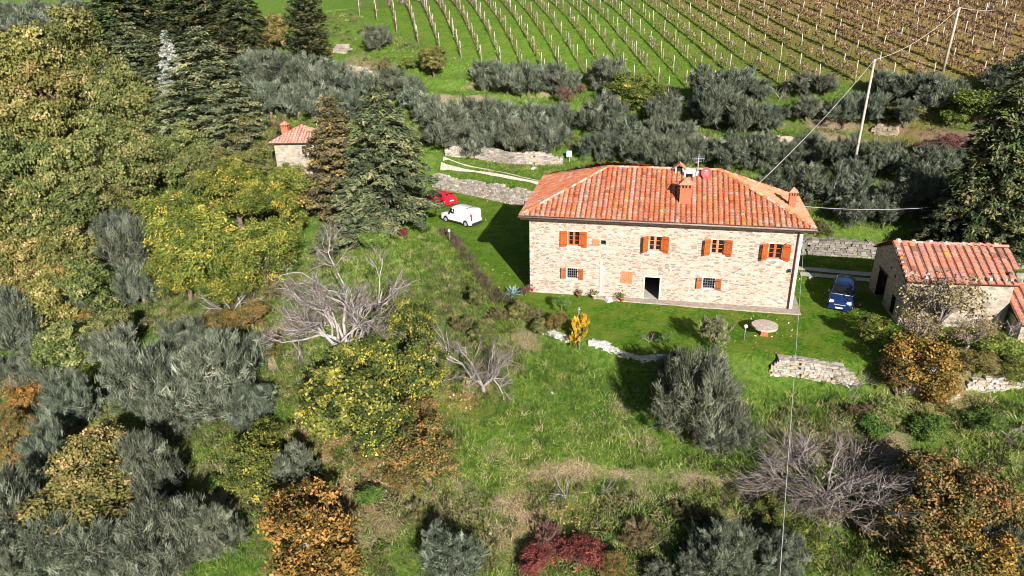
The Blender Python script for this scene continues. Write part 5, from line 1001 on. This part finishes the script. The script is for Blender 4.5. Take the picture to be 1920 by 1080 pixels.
# conifers of the wood
for px, py, wp, hp, k, lab in [(215,35,130,150,'fir','dark green fir at the top, leftmost of the conifers'),(280,30,140,150,'fir','dark fir second from the left along the top edge'),(345,20,140,150,'fir','dark fir third from the left along the top edge'),(405,25,140,150,'fir','dark fir fourth from the left along the top edge'),(455,50,120,150,'fir','dark fir left of the slim yellow tree'),
  (250,110,120,110,'pine','bluish pine under the top firs on the left'),(330,75,110,110,'fir','dark fir between the top firs and the silvery one'),(420,100,110,120,'fir','dark fir above the upper olive band'),(230,165,130,100,'cedar','flat sprayed cedar left of the silvery fir'),(290,165,90,80,'cedar','pale tipped cedar touching the silvery fir'),(322,130,76,120,'silver','silvery white leaning fir in the middle of the conifers'),(385,150,190,170,'cedar','broad olive brown cedar right of the silvery one'),(360,225,190,130,'pine','spreading pine below the broad fir'),(445,220,150,130,'pine','pine left of the tower house chimney'),(300,205,80,70,'cedar','small cedar below the silvery fir'),(480,95,60,90,'fir','slim fir beside the yellow tree'),
  (577,50,112,150,'cypress','very dark dense cypress left of the first vine rows'),(628,300,150,225,'cedarbr','brown tipped cypress in front of the tower house'),(718,300,215,265,'cedar','big blue green cedar left of the parked cars'),(672,390,150,130,'cedar','lower green cedar boughs left of the big cedar'),(768,340,66,110,'cedar','slim cedar standing left of the red car'),
  (1880,300,165,310,'fir','tall dark fir with brown tips at the right edge'),(1815,375,135,180,'fir','dark fir behind the barn roof'),(1910,390,130,180,'fir','fir at the right edge behind the barn'),(1760,420,90,90,'fir','small dark fir above the barn ridge')]:
    plant(k, lab, 'conifer', px, py, wp, hp, name={'cypress': 'cypress_tree', 'cedar': 'cedar_tree', 'pine': 'pine_tree'}.get(k, 'fir_tree'))
for px, py, wp, hp, k, nm, lab in [(515,60,52,100,'oaky','broadleaf_tree','slim yellow green tree between the firs and the dark cypress'),(500,95,34,34,'gold','bush','golden bush at the foot of the slim yellow tree'),
  (345,430,150,150,'robinia','robinia_tree','yellow green robinia, upper left of the yellow clump'),(440,360,150,130,'robinia','robinia_tree','yellow green robinia, top of the yellow clump'),(515,385,120,130,'robinia','robinia_tree','yellow robinia nearest the brown cypress'),(400,480,190,150,'robinia','robinia_tree','broad yellow robinia in the middle of the clump'),(495,475,160,130,'robinia','robinia_tree','yellow robinia at the lower right of the clump'),(345,505,120,110,'robinia','robinia_tree','yellow robinia at the lower left of the clump'),(440,530,130,70,'robinia','robinia_tree','lowest yellow robinia boughs above the small white bare tree'),(550,345,90,80,'robinia','robinia_tree','small yellow robinia under the tower house wall'),(500,300,80,80,'oak','broadleaf_tree','dark green tree against the left side of the tower house'),(530,240,56,60,'brush','bush','pale dry bush behind the tower house chimney'),(500,262,50,60,'oak','bush','dark green bush left of the tower house'),
  (660,765,180,180,'fig','fig_tree','big leaved yellow green fig, lower left of the fig clump'),(690,690,140,130,'fig','fig_tree','fig in the middle of the yellow green clump'),(765,612,125,110,'fig','fig_tree','fig at the top of the clump below the hedge'),(780,700,130,125,'fig','fig_tree','fig on the right of the clump, behind the pale bare tree'),(715,805,130,105,'fig','fig_tree','fig at the bottom of the clump above the leaf litter'),
  (470,880,130,130,'yellowgreen','broadleaf_tree','dark leaved yellow tipped tree left of the golden orange one'),(505,815,90,60,'yellowgreen','broadleaf_tree','yellow tipped tree top below the silvery olives'),
  (575,1000,210,170,'orange','walnut_tree','large golden orange tree at the bottom left of centre'),(600,1060,160,110,'orange','walnut_tree','lower skirt of golden orange foliage at the bottom edge'),(800,850,150,130,'rust','rust_bush','rust and green creeper covered bush right of the fig'),(780,780,110,80,'rust','rust_bush','rust tinged bush between the fig and the creeper bush'),(760,890,90,60,'rust','rust_bush','low russet bush over the leaf litter'),
  (415,605,90,50,'rust','rust_bush','rust coloured thicket under the small bare tree'),(470,590,80,50,'rust','rust_bush','rust thicket right of the small bare tree'),(650,690,60,60,'brush','bush','grey brown bramble at the foot of the grey bare tree'),(600,730,60,50,'rust','bush','red brown bramble left of the fig clump'),
  (1030,1010,70,60,'burgundy','shrub','pinkish dry shrub above the crimson one'),(1010,1050,90,70,'red','shrub','crimson shrub at the bottom, left half'),(1085,1040,110,80,'red','shrub','crimson shrub at the bottom, right half'),(1150,1060,60,50,'rust','bush','russet bush right of the crimson shrub'),
  (1725,680,140,110,'orange','orange_shrub','bright orange shrub below the barn front'),(1690,700,80,80,'rust','orange_shrub','rusty left side of the orange shrub'),(1760,730,80,50,'orange','orange_shrub','low orange shrub on the ruined field wall'),
  (1760,920,150,130,'rust','rust_bush','rust leaved tree below right, upper left part'),(1840,940,140,130,'rust','rust_bush','rust leaved tree below right, right part'),(1730,1020,170,130,'rust','rust_bush','orange brown tree at the bottom right, left part'),(1830,1040,150,120,'orange','rust_bush','orange brown tree at the bottom right corner'),
  (1762,560,150,120,'tan','bush','pale half bare shrub against the front wall of the barn'),(1720,610,90,80,'tan','bush','straw coloured shrub at the left end of the barn front'),(1820,620,90,70,'tan','bush','straw coloured shrub under the barn front, right side'),(1640,615,56,54,'yellowgreen','bush','yellow green shrub left of the barn corner'),(1850,640,90,50,'bush','bush','dark green bush below the lean-to shed'),(1895,690,70,50,'yellowgreen','bush','green bush on the wall at the right edge'),(1830,680,80,40,'oaky','bush','yellowish bush above the low field wall'),
  (812,112,54,56,'oaky','bush','yellow ochre shrub at the foot of the vineyard'),(765,118,40,34,'bush','bush','green bush left of the ochre shrub'),(725,122,36,36,'brush','bush','grey brown bush beside the rubble bank'),(600,98,44,40,'gold','bush','golden bush right of the dark cypress'),(585,118,34,22,'gold','bush','low golden scrub below the dark cypress'),(500,118,36,22,'bush','bush','bright green bush below the slim yellow tree'),
  (1180,170,96,70,'yellowgreen','fig_tree','broad yellow green tree among the upper olives'),(1225,185,60,56,'yellowgreen','fig_tree','smaller yellow green tree beside the broad one'),(1062,178,46,34,'burgundy','shrub','wine red shrub among the upper olives'),(1090,165,30,24,'burgundy','shrub','small wine red shrub beside the larger one'),(1700,205,60,30,'oaky','bush','pale thicket in front of the right hand olives'),
  (1835,195,96,60,'bush','bush','bright green bush below the rusty vines at right'),(1800,212,60,40,'bush','bush','green bush left of the bright one'),(1800,270,90,34,'burgundy','shrub','purplish bramble bank left of the tall fir'),(1740,275,60,30,'burgundy','shrub','brown bramble at the left end of the bank'),(1530,430,60,40,'brush','bush','dry brush behind the rear corner of the house'),
  (1086,622,50,62,'gold','golden_shrub','golden yellow shrub on the edging in front of the lawn'),(1247,634,36,36,'bush','bush','round green bush beside the pruned red stump'),(1052,565,40,42,'bush','bush','green sapling in front of the barred window'),(1000,590,50,44,'brush','bush','brown bush at the end of the dry hedge'),(975,580,50,40,'oak','bush','olive green bush below the agave'),(1045,602,50,40,'rust','bush','red flecked bush left of the golden shrub'),(1015,610,46,36,'oak','bush','low green bush below the brown one'),(985,545,26,26,'burgundy','shrub','dark red plant against the house corner'),
  (895,555,40,44,'oak','bush','green bush at the bend of the dry hedge'),(940,590,50,40,'brush','bush','bramble between the hedge and the pale bare tree'),(870,610,60,50,'brush','bush','bramble above the pale bare tree'),(905,620,60,44,'oak','bush','dull green bush right above the pale bare tree'),(755,435,24,30,'red','shrub','crimson creeper at the foot of the big cedar'),(570,408,20,16,'bush','bush','small blue green bush on the grass under the cypress'),(610,450,70,60,'cedar','cedar_tree','young cedar at the bottom left of the big one'),(700,450,70,50,'bush','bush','dark bush under the big cedar'),
  (1610,765,50,34,'brush','bush','brown clump on the slope left of the orange shrub'),(1500,1000,110,60,'yellowgreen','bush','yellow flowering bush under the spreading bare tree'),(1450,960,70,50,'yellowgreen','bush','yellow green bush beside the long cable'),(690,930,60,50,'bush','bush','green bush below the leaf litter'),(780,960,60,50,'brush','bush','brown bramble below the creeper bush'),(1200,1000,90,50,'brush','bush','dry bramble right of the crimson shrub'),(1310,960,90,40,'brush','bush','dry grassy bramble above the bottom olives'),(700,850,76,50,'rust','rust_bush','russet bush directly under the lowest fig boughs'),(640,640,40,30,'brush','bush','bramble at the fork of the dirt path'),(1640,800,60,40,'bush','bush','green clump above the spreading bare tree'),(1750,800,80,44,'bush','bush','broad green clump above the rust trees'),(1850,790,70,40,'bush','bush','green clump near the fallen dead branch'),(1560,960,70,50,'tan','bush','straw coloured bush below the spreading bare tree')]:
    plant(k, lab, 'tree' if nm.endswith('tree') else 'shrub', px, py, wp, hp, name=nm)
for px, py, wp, hp, k, lab in [(628,548,275,250,'barebig','large grey bare tree left of the figs'),(905,660,185,175,'barepale','pale bare tree at the top of the meadow'),(800,680,110,90,'barepale','grey leafless tree between the figs and the pale bare tree'),(430,545,110,100,'baresmall','small white bare tree under the robinias'),(1560,895,255,160,'baregrey','wide spreading bare shrub crossed by the long cable'),(1795,870,90,110,'baresmall','white dead branches sticking out above the rust trees'),(1062,905,70,60,'baresmall','little bare sapling on the lower terrace'),(1136,905,36,40,'baresmall','white stump with two prongs on the lower terrace'),(1895,790,60,50,'baresmall','fallen white branch at the right edge'),(1218,628,30,30,'baresmall','pruned pinkish stump beside the round green bush'),(1600,700,60,60,'baresmall','thin sapling at the right end of the garden wall'),(1890,600,60,80,'baresmall','bare dark sapling beside the lean-to shed'),(1465,165,30,46,'baresmall','forked bare sapling below the vineyard'),(590,590,80,70,'barebig','bare grey branches behind the large bare tree'),(30,110,60,50,'baresmall','distant bare tree at the upper left edge')]:
    plant(k, lab, 'bare tree', px, py, wp, hp, name='bare_tree')

# ------------------------------------------------------------------ hedge, grass, undergrowth
def proto_tuft(rg, n, h, wdt, sp_, lean=.5):
    p = rg.normal(size=(n, 3))*[sp_, sp_, 0]; d = unit(rg.normal(size=(n, 3))*[lean, lean, .1]+[0, 0, 1]); L = h*rg.uniform(.5, 1.2, (n, 1)); b = unit(np.cross(d, rg.normal(size=(n, 3))))*wdt
    return p, d*L, b
def scatter(name, m, pos, n, h, wdt, sp_, seed, lean=.5, t0=.5, tv=.25, tpos=None):
    rg = np.random.default_rng(seed); K = len(pos)
    if not K: return
    p, d, b = proto_tuft(rg, n*K, h, wdt, sp_, lean); base = np.repeat(pos, n, 0); sc = np.repeat(rg.uniform(.6, 1.35, K), n)[:, None]
    if sp_ > 0: p[:, 2] = 0
    P = base+p; d = d*sc
    V = np.stack([P-b, P+b, P+d+b*.3, P+d-b*.3], 1).reshape(-1, 3); tb_ = np.repeat(rg.normal(size=K)*tv*.8, n)+rg.normal(size=n*K)*tv*.6+(np.repeat(tpos, n) if tpos is not None else t0)
    o = link(name, npmesh(name, V, np.arange(len(V)).reshape(-1, 4), m, tint=np.repeat(np.clip(tb_, 0, 1), 4))); o['kind'] = 'stuff'; return o
def cover(n, x0, x1, y0, y1, seed, test):
    rg = np.random.default_rng(seed); x = rg.uniform(x0, x1, n); y = rg.uniform(y0, y1, n); z = height(x, y); P = np.c_[x, y, z]; ux, uy = project(P); k = (ux > -20) & (ux < 1940) & (uy > -10) & (uy < 1100) & (((P-CAM)@fw) > 0); P = P[k]; k = test(P, ux[k], uy[k]); return P[k]
def dens(P, s, seed, th): return vnoise(P[:, 0], P[:, 1], s, seed) > th
HOUSE = [(-.2,-.9),(22.2,-1.1),(22.2,8.5),(-.2,12)]; BARN = [(28.8,-1.7),(43,-3.4),(43,6),(28.8,6.1)]
free = lambda P: (seg_d(P[:, 0], P[:, 1], HOUSE) > .1) & (seg_d(P[:, 0], P[:, 1], BARN) > .1) & (line_d(P[:, 0], P[:, 1], T3) > .5) & (line_d(P[:, 0], P[:, 1], T4) > .5) & (line_d(P[:, 0], P[:, 1], T1) > .3) & (line_d(P[:, 0], P[:, 1], T2) > .3)
lawnP = cover(26000, -22, 42, -10, 31, 1, lambda P, a, b_: (seg_d(P[:, 0], P[:, 1], LAWN) < .2) & free(P))
scatter('lawn_grass', M['grass'], lawnP, 4, .10, .012, .12, 1, .7, .30, .16)
meadow = cover(78000, -45, 42, -45, 34, 2, lambda P, a, b_: (seg_d(P[:, 0], P[:, 1], LAWN) > .1) & free(P))
dz = np.clip(blob(meadow[:, 0], meadow[:, 1], DRY), 0, 1)
tus = cover(22000, -45, 42, -45, 34, 21, lambda P, a, b_: (seg_d(P[:, 0], P[:, 1], LAWN) > .6) & free(P) & dens(P, 2.4, 61, .48) & (a > 500)); rgt = np.random.default_rng(8)
scatter('tall_grass', M['grass'], tus[:4200], 26, .42, .018, .17, 31, .75, tpos=np.clip(rgt.choice([.12, .2, .35, .75], min(4200, len(tus)), p=[.3, .25, .15, .3]), 0, 1), tv=.14)
scatter('meadow_grass', M['grass'], meadow, 6, .30, .017, .14, 2, .7, tpos=np.clip(.40+dz*.45+.4*(vnoise(meadow[:, 0], meadow[:, 1], 2.2, 6)-.5), 0, 1), tv=.24)
far = cover(26000, -60, 75, 30, 90, 3, lambda P, a, b_: (seg_d(P[:, 0], P[:, 1], VINE) > 0) & free(P) & dens(P, 4, 9, .35))
scatter('grove_grass', M['grass'], far, 4, .35, .03, .3, 3, .7, .38, .25)
under = cover(26000, -70, 45, -45, 45, 4, lambda P, a, b_: (seg_d(P[:, 0], P[:, 1], LAWN) > 2.5) & free(P) & (dens(P, 5, 12, .66) | ((P[:, 2] < -4.0) & dens(P, 3.5, 15, .45))))
scatter('undergrowth', M['brush'], under, 16, .42, .018, .28, 4, .9, .45, .28)
green = cover(14000, -70, 60, -45, 60, 5, lambda P, a, b_: (seg_d(P[:, 0], P[:, 1], LAWN) > 1.5) & (seg_d(P[:, 0], P[:, 1], VINE) > 0) & free(P) & dens(P, 4, 22, .64))
scatter('bramble', M['bush'], green, 22, .42, .03, .26, 5, 1.0, .5, .3)
# low scrub that grows together over the banks, on the wooded slope and along the hedge
def scrub(name, m, pos, k, r, L, W, seed, t0=.5):
    rg = np.random.default_rng(seed); K = len(pos); sc = rg.uniform(.5, 1.35, K); d = unit(rg.normal(size=(K*k, 3))); d[:, 2] = np.abs(d[:, 2]); R_ = np.repeat(sc, k)[:, None]*r
    P = np.repeat(pos, k, 0)+d*R_*rg.uniform(.55, 1.1, (K*k, 1))*[1, 1, .75]; a = unit(d*.7+[0, 0, .5]+rg.normal(size=(K*k, 3))*.6); b = unit(np.cross(a, rg.normal(size=(K*k, 3)))); s_ = rg.uniform(.6, 1.3, (K*k, 1))
    V, F = cards(P, a*L*s_, b*W*s_); t = np.clip(t0+np.repeat(rg.normal(size=K)*.24, k)+rg.normal(size=K*k)*.10, 0, 1)
    o = link(name, npmesh(name, V, F, m, tint=np.repeat(t, 4))); o['kind'] = 'stuff'
inr = lambda u, v, L: np.logical_or.reduce([((u-x)/a)**2+((v-y)/b)**2 < 1 for x, y, a, b in L])
low = [(1200,1010,720,95),(1000,970,420,60),(760,960,160,90),(560,640,90,60),(650,590,130,110),(900,690,90,70),(640,700,90,60),(230,600,330,420),(480,560,90,60),(830,650,150,60),(860,540,60,60),(980,600,80,30),(1700,800,260,60),(1620,900,330,120),(940,560,60,50),(880,700,90,50),(560,830,110,110),(430,960,150,120)]
sp1 = cover(16000, -75, 45, -45, 45, 7, lambda P, a, b_: (seg_d(P[:, 0], P[:, 1], LAWN) > .9) & free(P) & inr(a, b_, low) & dens(P, 3.2, 41, .44))
scrub('low_scrub', M['scrub'], sp1[:2600], 64, .58, .10, .035, 9)
sp2 = cover(16000, -75, 45, -45, 45, 8, lambda P, a, b_: (seg_d(P[:, 0], P[:, 1], LAWN) > .9) & free(P) & inr(a, b_, low) & dens(P, 2.8, 44, .62))
scrub('green_scrub', M['bush'], sp2[:800], 60, .5, .09, .04, 10, .42)
sp3 = cover(9000, -60, 70, 18, 80, 9, lambda P, a, b_: (seg_d(P[:, 0], P[:, 1], LAWN) > 3) & (seg_d(P[:, 0], P[:, 1], VINE) > .5) & free(P) & (line_d(P[:, 0], P[:, 1], T1) > 3) & dens(P, 4, 47, .60))
scrub('grove_scrub', M['scrub'], sp3[:900], 40, .6, .12, .045, 12, .5)
# leaf litter under the fig and the bare trees
lit = cover(70000, -45, 42, -45, 20, 6, lambda P, a, b_: blob(P[:, 0], P[:, 1], LEAF) > .35)
lit = np.concatenate([lit, cover(2600, -22, 42, -10, 31, 17, lambda P, a, b_: (seg_d(P[:, 0], P[:, 1], LAWN) < 0) & free(P) & dens(P, 5, 51, .5))])
rg = np.random.default_rng(3); n = len(lit); nn_ = unit(rg.normal(size=(n, 3))*.4+[0, 0, 1]); a_ = unit(np.cross(nn_, rg.normal(size=(n, 3))))*.07; b_ = np.cross(nn_, a_)*.7; P = lit+[0, 0, .05]
V = np.stack([P-a_-b_, P+a_-b_, P+a_+b_, P-a_+b_], 1).reshape(-1, 3)
M['litter'] = leafmat('fallen_leaf', [(0,(.22,.11,.05)),(.5,(.50,.28,.18)),(1,(.70,.50,.38))], .02, .0); o = link('leaf_litter', npmesh('leaf_litter', V, np.arange(len(V)).reshape(-1, 4), M['litter'], tint=np.repeat(rg.random(n), 4))); o['kind'] = 'stuff'
# dry hedge running from the van to the house corner
hp = px_line([(826,432),(852,452),(872,478),(893,512),(915,545),(950,565),(985,580)]); HP = []
for (ax, ay), (bx, by) in zip(hp[:-1], hp[1:]):
    n = int(math.hypot(bx-ax, by-ay)/.16)
    for k in range(n): HP.append((ax+(bx-ax)*k/n+rnd.gauss(0, .28), ay+(by-ay)*k/n+rnd.gauss(0, .28)))
HP = np.array(HP); HP = np.c_[HP, height(HP[:, 0], HP[:, 1])]
o = scatter('dry_hedge', M['brush'], np.repeat(HP[vnoise(HP[:, 0], HP[:, 1], 1.1, 2) > .2], 3, 0), 12, .55, .016, .22, 8, .7, .42, .35); o['kind'] = 'thing'; tag(o, 'straggly dry brown hedge running from the white van to the agave', 'hedge')
